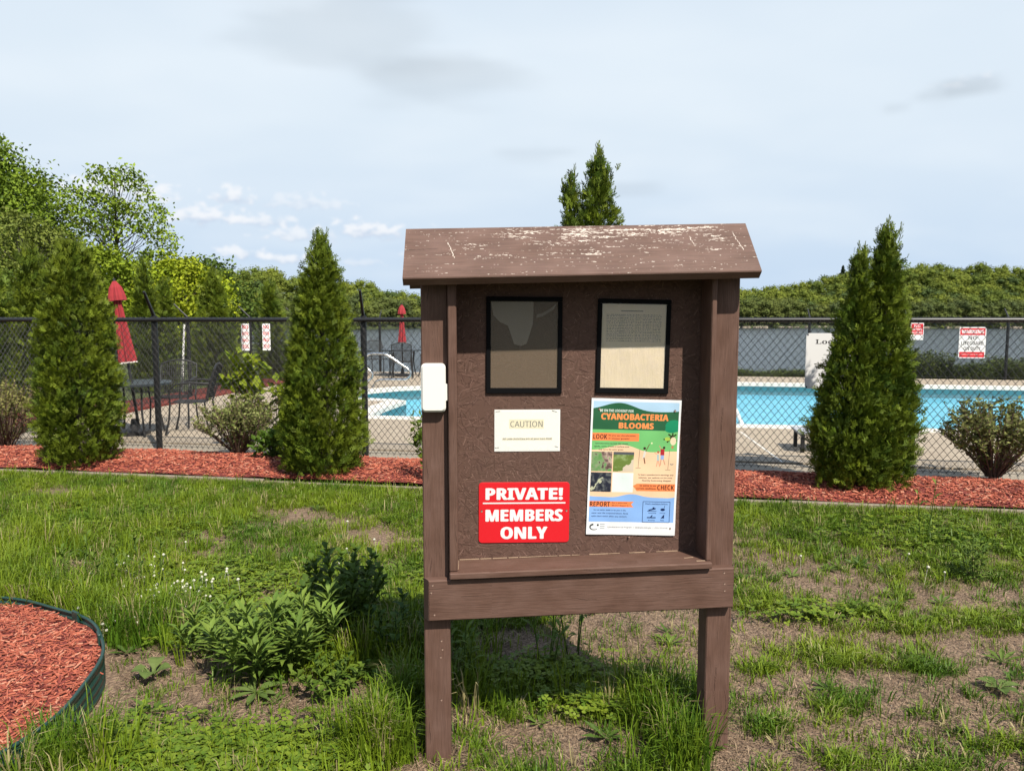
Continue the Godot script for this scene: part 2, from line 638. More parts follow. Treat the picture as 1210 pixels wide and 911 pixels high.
# ---------------------------------------------------------------- materials
func make_materials() -> void:
	# painted boards: grain along u
	var g1 := noise(0.016, 4, 3)
	var g2 := noise(0.05, 3, 8)
	var brown := Color(0.092, 0.053, 0.041)
	var grain := Image.create(1024, 384, false, Image.FORMAT_RGB8)
	var grain_h := Image.create(1024, 384, false, Image.FORMAT_RGB8)
	for y in 384:
		for x in 1024:
			var warp := g2.get_noise_2d(x * 0.06, y * 0.25) * 10.0
			var a := g1.get_noise_2d(x * 0.10, (y + warp) * 7.0)
			var b := g2.get_noise_2d(x * 0.22 + 300.0, y * 5.0)
			var blot := g1.get_noise_2d(x * 0.35 + 900.0, y * 0.7)
			var t := 1.0 + 0.20 * a + 0.15 * b + 0.22 * blot
			var crack := smoothstep(0.44, 0.58, a) * 0.5
			t *= 1.0 - crack
			grain.set_pixel(x, y, Color(brown.r * t, brown.g * t * (1.0 + 0.05 * blot), brown.b * t * (1.0 + 0.10 * blot)).linear_to_srgb())
			var hh := clampf(0.6 + 0.25 * a + 0.2 * b - crack, 0.0, 1.0)
			grain_h.set_pixel(x, y, Color(hh, hh, hh))
	var w := StandardMaterial3D.new()
	w.albedo_texture = tex(grain)
	w.heightmap_enabled = true
	w.heightmap_texture = tex(grain_h)
	w.heightmap_scale = 0.14
	w.roughness = 0.62
	w.metallic_specular = 0.25
	w.uv1_scale = Vector3(1.0 / 0.9, 1.0 / 0.45, 1)
	M.wood = w
	M.bare_wood = mat(Color(0.36, 0.25, 0.17), 0.9)
	M.screw = mat(Color(0.26, 0.17, 0.13), 0.45, 0.3)
	M.rust = mat(Color(0.10, 0.045, 0.03), 0.7)
	M.roof = roof_mat(grain)
	M.strand = strand_mat()
	# ground surfaces
	M.soil = ground_mat(Color(0.130, 0.082, 0.054), Color(0.35, 0.245, 0.165), 0.05, 1.5, 1.2, 21)
	M.soil.vertex_color_use_as_albedo = true
	M.turf = ground_mat(Color(0.055, 0.085, 0.016), Color(0.13, 0.155, 0.04), 0.05, 1.3, 2.0, 27)
	M.deck = ground_mat(Color(0.335, 0.275, 0.205), Color(0.40, 0.335, 0.255), 0.02, 0.45, 0.15, 33, 0.85)
	M.kerb_concrete = ground_mat(Color(0.31, 0.265, 0.205), Color(0.38, 0.325, 0.25), 0.03, 0.8, 0.3, 35, 0.9)
	M.coping = ground_mat(Color(0.66, 0.63, 0.57), Color(0.76, 0.73, 0.67), 0.02, 0.7, 0.05, 37, 0.6)
	M.mulch_base = ground_mat(Color(0.14, 0.020, 0.013), Color(0.33, 0.052, 0.034), 0.05, 1.7, 2.0, 41)
	M.bank = ground_mat(Color(0.06, 0.075, 0.025), Color(0.13, 0.12, 0.06), 0.03, 0.3, 3.0, 43)
	M.hill = ground_mat(Color(0.03, 0.045, 0.012), Color(0.06, 0.08, 0.02), 0.03, 0.05, 3.0, 45)
	M.chip = StandardMaterial3D.new()
	M.chip.vertex_color_use_as_albedo = true
	M.chip.albedo_color = Color(TONE, TONE, TONE).linear_to_srgb()
	M.chip.roughness = 0.85
	M.leaf = leaf_mat(0.65, 0.6)
	M.needle = leaf_mat(0.6, 0.55)
	M.grass = leaf_mat(0.5, 0.6)
	M.far_leaf = leaf_mat(0.85, 0.5)
	M.dry = leaf_mat(0.9, 0.3)
	M.bark = ground_mat(Color(0.05, 0.038, 0.028), Color(0.13, 0.105, 0.08), 0.06, 4.0, 1.5, 51)
	M.pale_bark = ground_mat(Color(0.16, 0.14, 0.11), Color(0.30, 0.27, 0.22), 0.06, 4.0, 0.6, 52)
	M.twig = mat(Color(0.15, 0.095, 0.068), 0.85)
	M.stem = mat(Color(0.09, 0.13, 0.035), 0.7)
	# metal, plastic, cloth
	M.black_vinyl = mat(Color(0.010, 0.010, 0.011), 0.45)
	M.black_iron = mat(Color(0.016, 0.016, 0.018), 0.5)
	M.steel = mat(Color(0.60, 0.60, 0.59), 0.22, 1.0)
	M.white_plastic = mat(Color(0.80, 0.79, 0.75), 0.38)
	M.white_paint = mat(Color(0.78, 0.78, 0.76), 0.5)
	M.paper = mat(Color(0.78, 0.78, 0.76), 0.7)
	M.frame_black = mat(Color(0.006, 0.006, 0.007), 0.6)
	M.frame_black.metallic_specular = 0.14
	M.sign_red = mat(Color(0.66, 0.006, 0.016), 0.32)
	M.sign_red.clearcoat_enabled = true
	M.sign_red.clearcoat = 0.25
	M.sign_white = mat(Color(0.80, 0.80, 0.80), 0.45)
	M.ink = mat(Color(0.02, 0.02, 0.022), 0.7)
	M.highlight_ink = mat(Color(0.75, 0.66, 0.30), 0.7)
	M.canvas = mat(Color(0.33, 0.022, 0.03), 0.9)
	M.canvas.backlight_enabled = true
	M.canvas.backlight = Color(0.35, 0.35, 0.35)
	M.canvas_trim = mat(Color(0.66, 0.62, 0.58), 0.85)
	M.bench_grey = mat(Color(0.36, 0.38, 0.42), 0.5)
	M.edging = mat(Color(0.012, 0.050, 0.042), 0.38)
	M.timber = ground_mat(Color(0.22, 0.18, 0.13), Color(0.36, 0.31, 0.24), 0.06, 3.0, 0.6, 61)
	M.haze_pane = StandardMaterial3D.new()
	M.haze_pane.transparency = BaseMaterial3D.TRANSPARENCY_ALPHA
	M.haze_pane.albedo_color = Color(0.42, 0.37, 0.31, 0.38)
	M.haze_pane.roughness = 0.4
	M.clear_pane = StandardMaterial3D.new()
	M.clear_pane.transparency = BaseMaterial3D.TRANSPARENCY_ALPHA
	M.clear_pane.albedo_color = Color(0.9, 0.9, 0.88, 0.08)
	M.clear_pane.roughness = 0.05
	M.clear_pane.metallic_specular = 0.25
	# water
	M.lake = StandardMaterial3D.new()
	M.lake.albedo_color = Color(0.030, 0.040, 0.050).linear_to_srgb()
	M.lake.roughness = 0.16
	M.lake.metallic_specular = 0.52
	M.lake.normal_enabled = true
	M.lake.normal_texture = normals(0.02, 512, 71, 9.0)
	M.lake.normal_scale = 1.0
	M.lake.uv1_triplanar = true
	M.lake.uv1_world_triplanar = true
	M.lake.uv1_scale = Vector3(0.10, 0.10, 0.22)
	M.pool_shell = ground_mat(Color(0.10, 0.44, 0.60), Color(0.15, 0.56, 0.72), 0.012, 0.35, 0.0, 73, 0.6)
	M.pool_tile = mat(Color(0.03, 0.15, 0.19), 0.4)
	M.pool_water = StandardMaterial3D.new()
	M.pool_water.transparency = BaseMaterial3D.TRANSPARENCY_ALPHA
	M.pool_water.albedo_color = Color(0.55, 0.85, 0.95, 0.06)
	M.pool_water.roughness = 0.08
	M.pool_water.metallic_specular = 0.30
	M.pool_water.normal_enabled = true
	M.pool_water.normal_texture = normals(0.02, 512, 75, 5.0)
	M.pool_water.normal_scale = 0.5
	M.pool_water.uv1_triplanar = true
	M.pool_water.uv1_world_triplanar = true
	M.pool_water.uv1_scale = Vector3.ONE * 0.5


func normals(freq: float, size: int, seed_: int, strength: float) -> NoiseTexture2D:
	var t := NoiseTexture2D.new()
	t.noise = noise(freq, 4, seed_)
	t.width = size
	t.height = size
	t.seamless = true
	t.as_normal_map = true
	t.bump_strength = strength
	return t


# weathered roof board: paint flaked off along the grain, mostly on the upper middle
func roof_mat(grain: Image) -> StandardMaterial3D:
	var w := 1280
	var h := 512
	var im := Image.create(w, h, false, Image.FORMAT_RGB8)
	var hm := Image.create(w, h, false, Image.FORMAT_RGB8)
	var flake := noise(0.02, 4, 101)
	var fine := noise(0.11, 3, 103)
	var big := noise(0.006, 3, 107)
	var wear := [[0.50, 0.88, 0.20, 0.12, 0.36], [0.66, 0.82, 0.18, 0.10, 0.36], [0.53, 0.70, 0.10, 0.09, 0.33], [0.36, 0.62, 0.14, 0.05, 0.26], [0.35, 0.40, 0.16, 0.03, 0.42], [0.52, 0.39, 0.05, 0.06, 0.34], [0.88, 0.70, 0.045, 0.09, 0.42], [0.75, 0.60, 0.04, 0.07, 0.30], [0.33, 0.85, 0.08, 0.10, 0.2], [0.90, 0.88, 0.07, 0.08, 0.22], [0.62, 0.50, 0.14, 0.06, 0.18], [0.16, 0.60, 0.05, 0.14, 0.20], [0.80, 0.88, 0.10, 0.08, 0.22], [0.86, 0.48, 0.05, 0.05, 0.30]]
	# the wear changes slowly: one value for each square of eight pixels
	var wears := []
	for y in h / 8 + 1:
		var row := PackedFloat32Array()
		for x in w / 8 + 1:
			var sum := 0.0
			for g in wear:
				sum += g[4] * exp(-Vector2((x * 8.0 / w - g[0]) / g[2], (y * 8.0 / h / 0.38 - g[1]) / g[3]).length_squared())
			row.append(sum)
		wears.append(row)
	for y in h:
		for x in w:
			var u := float(x) / w          # along the roof
			var v := float(y) / h          # eave to ridge over the first 0.38
			var c := grain.get_pixel((x * 1024 / w) % 1024, y % 384).srgb_to_linear()
			var t := 1.08 + 0.12 * big.get_noise_2d(x, y)
			c = Color(c.r * t, c.g * t * 1.03, c.b * t * 1.05)
			var amount := lerpf(wears[y / 8][x / 8], wears[y / 8 + 1][x / 8 + 1], ((x % 8) + (y % 8)) / 16.0)
			var a := flake.get_noise_2d(x * 0.30, y * 4.8) * 0.68 + fine.get_noise_2d(x * 0.42, y * 2.2) * 0.62
			var bare := smoothstep(0.50, 0.55, a + minf(amount, 0.45) * 0.92 - 0.012) * (1.0 if v < 0.372 else 0.0)
			# the two long scratches near the ends
			for g in [[0.130, 0.36, 0.68, 0.018], [0.948, 0.42, 0.78, 0.016], [0.815, 0.55, 0.72, 0.006]]:
				var f: float = (v / 0.38 - g[1]) / (g[2] - g[1])
				if f > 0.0 and f < 1.0 and absf(u - g[0] - g[3] * (0.5 - f) - 0.004 * fine.get_noise_1d(y * 0.7)) < 0.0011 + 0.0006 * fine.get_noise_1d(y * 2.0 + 50.0):
					bare = 1.0
			var pale := Color(0.36, 0.31, 0.27).lerp(Color(0.52, 0.48, 0.43), 0.5 + fine.get_noise_2d(x, y))
			c = c.lerp(pale, bare * 0.92)
			im.set_pixel(x, y, c.linear_to_srgb())
			var hh := clampf(0.7 + 0.25 * flake.get_noise_2d(x * 0.12, y * 4.0) - bare * 0.4, 0.0, 1.0)
			hm.set_pixel(x, y, Color(hh, hh, hh))
	var m := StandardMaterial3D.new()
	m.albedo_texture = tex(im)
	m.heightmap_enabled = true
	m.heightmap_texture = tex(hm)
	m.heightmap_scale = 0.09
	m.roughness = 0.6
	m.metallic_specular = 0.35
	m.uv1_scale = Vector3(1.0 / 1.14, 1.0 / 0.60, 1)
	return m


# painted waferboard: pressed strands standing in relief, their edges rubbed pale
func strand_mat() -> StandardMaterial3D:
	var w := 1024
	var hm := Image.create(w, w, false, Image.FORMAT_RGB8)
	var im := Image.create(w, w, false, Image.FORMAT_RGB8)
	hm.fill(Color(0.5, 0.5, 0.5))
	var base := Color(0.083, 0.049, 0.039)
	im.fill(base.linear_to_srgb())
	var r := RandomNumberGenerator.new()
	r.seed = 4
	for k in 5200:
		var at := Vector2(r.randf(), r.randf()) * w
		var a := r.randf() * TAU
		var l := r.randf_range(14.0, 60.0)
		var wd := r.randf_range(2.0, 9.0)
		var g := r.randf_range(0.25, 0.8)
		stroke(hm, at, at + Vector2(cos(a), sin(a)) * l, wd, Color(g, g, g))
		var t := r.randf_range(0.78, 1.22)
		stroke(im, at, at + Vector2(cos(a), sin(a)) * l, wd, Color(base.r * t, base.g * t, base.b * t).linear_to_srgb())
		if r.randf() < 0.22:
			var t2 := r.randf_range(1.3, 2.8)
			stroke(im, at, at + Vector2(cos(a + 0.1), sin(a + 0.1)) * l * 0.6, 1.3, Color(base.r * t2, base.g * t2 * 1.1, base.b * t2 * 1.15).linear_to_srgb())
	var m := StandardMaterial3D.new()
	m.albedo_texture = tex(im)
	m.heightmap_enabled = true
	m.heightmap_texture = tex(hm)
	m.heightmap_scale = 0.24
	m.roughness = 0.75
	m.metallic_specular = 0.2
	m.uv1_scale = Vector3(1.0 / 0.8, 1.0 / 0.8, 1)
	return m


# ---------------------------------------------------------------- lie of the land
func yard(s: float, t: float) -> Vector2:     # metres along the fence and away from it, to x, z
	var e := Vector2(1.0, SLOPE).normalized()
	return Vector2(0.0, -7.55) + e * s + Vector2(e.y, -e.x) * t


func wild(x: float, z: float) -> float:
	return bumps.get_noise_2d(x, z) * 0.022 + bumps.get_noise_2d(x * 5.0 + 40.0, z * 5.0) * 0.006


func lawn_y(x: float, z: float) -> float:
	var edge := clampf((-6.15 + SLOPE * x * -1.0 * -1.0 - z) / -0.3, 0.0, 1.0)
	return wild(x, z) * edge


# how thick the grass stands, 0 bare to 1
func lawn(x: float, z: float) -> float:
	var fine := lawn_noise.get_noise_2d(x * 5.0 + 70.0, z * 5.0)
	var d := 0.72 + 0.60 * lawn_noise.get_noise_2d(x * 1.5, z * 1.5) + 0.60 * fine
	d += 0.35 * smoothstep(-5.1, -5.8, z - SLOPE * x)
	var right := smoothstep(0.45, 1.0, x) * smoothstep(-4.7, -3.7, z)
	d = lerpf(d, -0.20 + 0.85 * lawn_noise.get_noise_2d(x * 4.4 + 20.0, z * 6.5) + 0.75 * fine, right)
	d -= 0.25 * smoothstep(0.8, 1.4, x) * smoothstep(-5.4, -4.6, z) * (1.0 - right)
	for s in spots:
		var q := Vector2((x - s[0]) / s[2], (z - s[1]) / s[3]).length_squared()
		if q < 6.0:
			d += s[4] * exp(-q)
	return clampf(d, 0.0, 1.15)


func make_terrain() -> void:
	# x, z, half widths, amount: bare earth (-) and thick tufts (+)
	spots = [[-1.52, -2.80, 0.3, 0.32, -1.5], [-1.40, -3.15, 0.38, 0.22, -1.4], [-0.82, -2.70, 0.36, 0.17, -1.3], [-0.48, -2.82, 0.28, 0.2, -1.2], [0.0, -3.2, 0.4, 0.32, -1.0], [0.0, -2.53, 0.40, 0.16, -1.0], [0.35, -2.48, 0.28, 0.15, -0.8],
		[0.5, -3.3, 0.3, 0.35, -1.1], [0.75, -3.6, 0.35, 0.3, -0.9], [2.35, -4.6, 0.3, 0.25, -0.5], [1.68, -4.4, 0.3, 0.22, -0.4], [-2.67, -4.35, 0.18, 0.22, -0.8], [-4.0, -6.3, 0.4, 0.3, -0.6], [-1.9, -4.8, 0.3, 0.25, -0.5], [-1.3, -4.1, 0.25, 0.25, -0.5], [-1.65, -5.5, 0.4, 0.3, -0.7], [-0.9, -4.9, 0.3, 0.3, -0.5],
		[1.01, -3.0, 0.12, 0.1, 0.9], [1.36, -3.24, 0.2, 0.12, 0.9], [1.55, -3.14, 0.2, 0.09, 0.9], [1.84, -3.07, 0.16, 0.08, 0.9], [2.4, -3.57, 0.35, 0.14, 1.1], [1.26, -2.79, 0.1, 0.08, 0.8], [1.18, -3.07, 0.1, 0.08, 0.7], [0.93, -2.61, 0.1, 0.08, 0.8], [1.72, -2.45, 0.16, 0.08, 0.9], [1.3, -2.38, 0.25, 0.08, 1.0], [1.94, -3.46, 0.14, 0.07, 0.7], [1.61, -3.46, 0.12, 0.06, 0.6], [1.82, -3.73, 0.3, 0.2, 0.6], [1.2, -3.85, 0.3, 0.25, 0.7], [2.6, -4.3, 0.5, 0.25, 0.6],
		[-0.41, -2.70, 0.13, 0.1, 1.3], [-0.45, -2.43, 0.13, 0.1, 1.3], [-0.27, -2.30, 0.13, 0.14, -1.6], [0.75, -2.37, 0.13, 0.14, -1.6], [0.58, -2.62, 0.16, 0.10, 1.3], [0.60, -2.44, 0.10, 0.07, 1.0], [-0.13, -2.5, 0.12, 0.1, 0.8], [0.11, -2.55, 0.1, 0.07, 0.6], [-0.6, -3.4, 0.35, 0.35, 0.7], [-0.2, -4.2, 0.4, 0.5, 0.5], [0.45, -2.8, 0.2, 0.12, 0.9], [0.1, -3.0, 0.25, 0.1, 0.6], [-1.2, -2.36, 0.5, 0.10, 1.0], [-1.75, -3.5, 0.2, 0.2, 0.7]]
	# the lawn: one sheet with small relief
	var b := MB.new()
	var x0 := -7.6
	var step := 0.08
	var nx := 190
	var nz := 108
	var hgt := []
	var col := []
	for j in nz + 1:
		var rowh := PackedFloat32Array()
		var rowc := PackedColorArray()
		for i in nx + 1:
			var x := x0 + i * step
			var z := -8.4 + j * step
			# the sheet dips below the paving behind the fence
			rowh.append(wild(x, z) if z > -5.4 + SLOPE * x else 0.0 if z > -7.5 + SLOPE * x else -0.08)
			var g := lawn(x, z)
			var dusk := 1.0 + 0.5 * bumps.get_noise_2d(x * 2.6 + 9.0, z * 2.6)
			var c := Color(dusk, dusk * 0.98, dusk * 0.95).lerp(Color(0.50, 0.62, 0.34), clampf(g, 0.0, 1.0))
			rowc.append(c)
		hgt.append(rowh)
		col.append(rowc)
	for j in nz:
		for i in nx:
			var p := []
			var q := []
			var cc := []
			for k in [[0, 0], [1, 0], [1, 1], [0, 1]]:
				var ii: int = i + k[0]
				var jj: int = j + k[1]
				p.append(Vector3(x0 + ii * step, hgt[jj][ii], -8.4 + jj * step))
				var dx: float = hgt[jj][mini(ii + 1, nx)] - hgt[jj][maxi(ii - 1, 0)]
				var dz: float = hgt[mini(jj + 1, nz)][ii] - hgt[maxi(jj - 1, 0)][ii]
				q.append(Vector3(-dx, 2.0 * step, -dz).normalized())
				cc.append(col[jj][ii])
			for t in [[0, 2, 1], [0, 3, 2]]:
				# clockwise from above
				for k in [t[0], t[2], t[1]]:
					b.v.append(p[k]); b.n.append(q[k]); b.c.append(cc[k]); b.uv.append(Vector2.ZERO)
	struct("lawn_ground", b, M.soil, true)
	# the land round about, just below the lawn and the pool yard, down to the lake
	b = MB.new()
	b.tint = Color(0.62, 0.72, 0.45)
	var land := PackedVector2Array([Vector2(-140, 14), Vector2(90, 14), Vector2(90, -7.5), Vector2(34, -17), Vector2(-4.6, -22.4), Vector2(-7.2, -24.0), Vector2(-10, -40), Vector2(-22, -52), Vector2(-140, -60)])
	# a hole is not needed: the pool lies above this sheet
	b.plate(land, -0.42)
	struct("ground", b, M.bank)
	b = MB.new()
	var bank_top := PackedVector2Array([Vector2(90, -7.5), Vector2(34, -17), Vector2(-4.6, -22.4), Vector2(-7.2, -24.0), Vector2(-10, -40), Vector2(-22, -52), Vector2(-140, -60)])
	for i in bank_top.size() - 1:
		var p := bank_top[i]
		var q := bank_top[i + 1]
		var o := (q - p).orthogonal().normalized()
		if o.y > 0:
			o = -o
		b.quad(Vector3(p.x, -0.42, p.y), Vector3(q.x, -0.42, q.y), Vector3(q.x + o.x * 2.5, -1.9, q.y + o.y * 2.5), Vector3(p.x + o.x * 2.5, -1.9, p.y + o.y * 2.5), Vector3.UP, p, q, q + o, p + o)
	struct("lake_bank", b, M.bank)
	# grassy land level with the yard on the left, behind and beside the camera
	b = MB.new()
	b.tint = Color(0.62, 0.72, 0.45)
	b.plate(PackedVector2Array([Vector2(-140, 14), Vector2(-7.5, 14), Vector2(-7.5, -9), Vector2(-6.6, -9.1), Vector2(-6.2, -13.0), Vector2(-5.1, -21.0), Vector2(-7.2, -23.8), Vector2(-10, -39.5), Vector2(-22, -51), Vector2(-140, -59)]), -0.012, 0.4)
	b.plate(PackedVector2Array([Vector2(7.55, 14), Vector2(90, 14), Vector2(90, -7.4), Vector2(34, -16.8), Vector2(20, -18.5), Vector2(20, -4.2), Vector2(7.55, -5.2)]), -0.012, 0.4)
	b.plate(PackedVector2Array([Vector2(-7.5, 14), Vector2(7.55, 14), Vector2(7.55, 0.2), Vector2(-7.5, 0.2)]), -0.02, 0.4)
	struct("grass_verge", b, M.turf)
	b = MB.new()
	b.plate(PackedVector2Array([Vector2(-420, -8), Vector2(420, 10), Vector2(420, -330), Vector2(-420, -330)]), -1.5)
	struct("lake_water", b, M.lake)


func shore_z(x: float) -> float:
	# the far bank: nearer on the left
	return -226.0 + 80.0 * smoothstep(-22.0, -70.0, x) + 6.0 * sin(x * 0.06) + 3.0 * sin(x * 0.17 + 1.0)


func rise(x: float, back: float) -> float:
	# height of the hill behind the far bank
	var top := 3.0 + 12.5 * smoothstep(55.0, 170.0, x) + 4.5 * smoothstep(-22.0, -68.0, x)
	return -1.3 + 0.5 * minf(back, 2.0) + top * smoothstep(4.0, 70.0, back)


func make_far_shore() -> void:
	var b := MB.new()
	for i in 84:
		for j in 9:
			var p := []
			for k in [[0, 0], [1, 0], [1, 1], [0, 1]]:
				var x: float = -420.0 + (i + k[0]) * 10.0
				var back: float = [-2.0, 1.0, 5.0, 14.0, 26.0, 40.0, 55.0, 72.0, 95.0, 130.0][j + k[1]]
				p.append(Vector3(x, rise(x, maxf(back, -1.0)) if back > 0.0 else -1.9, shore_z(x) - back))
			b.quad(p[0], p[1], p[2], p[3], Vector3.UP)
	struct("hills", b, M.hill)
	# the wood on the far bank: crowns of leaf sprays in three habits
	var leaf := MB.new()
	leaf.quad(Vector3(-0.5, 0, 0), Vector3(0, 0.45, 0.12), Vector3(0.5, 0.06, 0), Vector3(0, -0.4, 0.1), Vector3.BACK)
	var crowns := []
	for kind in 4:
		var c := MB.new()
		var lumps := []
		for k in 13:
			var a := rng.randf() * TAU
			var y := rng.randf_range(0.1, 1.0)
			var r := sqrt(maxf(0.0, 1.0 - pow((y - 0.45) / 0.6, 2.0))) * rng.randf_range(0.35, 0.8)
			lumps.append(Vector3(cos(a) * r * 0.5, y * [1.0, 0.9, 1.15, 1.3][kind], sin(a) * r * 0.5))
		c.tint = Color(0.8, 0.85, 0.7)
		for l in lumps:
			c.lathe([Vector2(0.0, -0.12), Vector2(0.09, -0.08), Vector2(0.125, 0.0), Vector2(0.09, 0.08), Vector2(0.0, 0.12)], 7, l)
		for k in 1100:
			var l: Vector3 = lumps[k % 13]
			var d := Vector3(rng.randfn(), rng.randfn() * 0.8 + 0.2, rng.randfn()).normalized()
			var at := l + d * 0.24 * sqrt(rng.randf_range(0.22, 1.25))
			var s := rng.randf_range(0.035, 0.070)
			var z := (d + Vector3(rng.randfn(), rng.randfn(), rng.randfn()) * 0.7).normalized()
			var x := z.cross(Vector3(rng.randfn(), rng.randfn(), rng.randfn())).normalized()
			var t := rng.randf_range(0.75, 1.25)
			c.add(leaf, Transform3D(Basis(x, z.cross(x), z) * s, at), Color(t, t, t * 0.9))
		crowns.append(c.mesh(true))
	var places := [[], [], [], []]
	var tints := [[], [], [], []]
	var x := -230.0
	while x < 250.0:
		for row in 12:
			var back: float = [1.5, 4.5, 8.5, 13.0, 18.5, 25.0, 32.0, 40.0, 48.0, 57.0, 66.0, 76.0][row] + rng.randf_range(-2.0, 2.0)
			var xx := x + rng.randf_range(-2.0, 2.0)
			var z := shore_z(xx) - back
			var k := rng.randi() % 4
			var tall := rng.randf_range(6.0, 7.8) if row > 0 else rng.randf_range(3.5, 6.5)
			var wide := tall * rng.randf_range(0.85, 1.2)
			places[k].append(Transform3D(Basis(Vector3.UP, rng.randf() * TAU).scaled(Vector3(wide, tall * 0.88, wide)), Vector3(xx, rise(xx, back) - 0.4, z)))
			var warm := rng.randf()
			var c := Color(0.13, 0.175, 0.032).lerp(Color(0.23, 0.265, 0.040), warm)
			if rng.randf() < 0.16:
				c = Color(0.085, 0.125, 0.038)
			if row < 3:
				c = c.lerp(Color(0.105, 0.125, 0.05), 0.6)
			tints[k].append(c)
		x += 3.4
	for k in 4:
		scatter("far_shore_woodland", crowns[k], M.far_leaf, places[k], tints[k], self, ["unbroken spring green woodland along the far shore of the lake", "rounded leafy crowns mixed through the wood beyond the lake", "taller oval crowns rising in the wood across the lake", "pointed crowns standing in the wood across the lake"][k], "woodland")
	# the tall pine that tops the ridge line
	var pine := thing("pine_tree", "lone dark pine poking above the ridge of the far wooded shore", "tree", Vector3(124.0, rise(124.0, 60.0) - 2.4, shore_z(124.0) - 60.0))
	var pt := MB.new()
	pt.tube([Vector3.ZERO, Vector3(0, 7, 0), Vector3(0.1, 13.2, 0)], [0.25, 0.18, 0.05], 5)
	put("trunk", pt, M.bark, pine)
	var pc := MB.new()
	for k in 420:
		var y := rng.randf_range(4.5, 13.4)
		var r := (13.9 - y) * 0.42 * rng.randf_range(0.3, 1.0) * (0.7 + 0.3 * sin(y * 5.0))
		var a := rng.randf() * TAU
		var z := Vector3(rng.randfn(), rng.randfn() + 0.6, rng.randfn()).normalized()
		var xd := z.cross(Vector3(rng.randfn(), rng.randfn(), rng.randfn())).normalized()
		pc.add(leaf, Transform3D(Basis(xd, z.cross(xd), z) * rng.randf_range(0.5, 0.9), Vector3(cos(a) * r, y, sin(a) * r)), Color(0.03, 0.05, 0.022))
	put("crown", pc, M.far_leaf, pine, true)
	# pale stones along the far water line
	var rocks := MB.new()
	for k in 90:
		var xx := rng.randf_range(60.0, 190.0)
		rocks.box(Vector3(xx, -1.25, shore_z(xx) + 0.6), Vector3(rng.randf_range(0.6, 2.6), rng.randf_range(0.3, 0.8), 0.8), 0.15, Basis(Vector3.UP, rng.randf() * 3.0))
	var ro := put("shore_stones", rocks, M.kerb_concrete)
	ro.set_meta("kind", "stuff")
	tag(ro, "pale stones scattered along the far water line of the lake", "stones")


# ---------------------------------------------------------------- pool yard
func pool_outline() -> PackedVector2Array:
	return PackedVector2Array([Vector2(13.5, -8.65), Vector2(-2.2, -11.38), Vector2(-2.12, -12.4), Vector2(-1.93, -13.45), Vector2(-2.2, -13.7), Vector2(-2.9, -13.95), Vector2(-3.5, -14.05), Vector2(-3.55, -14.35), Vector2(-3.2, -14.9), Vector2(-2.9, -15.4), Vector2(-2.4, -15.95), Vector2(-1.8, -16.2), Vector2(-1.0, -16.5), Vector2(0.2, -17.55), Vector2(1.2, -17.85), Vector2(13.5, -15.65)])


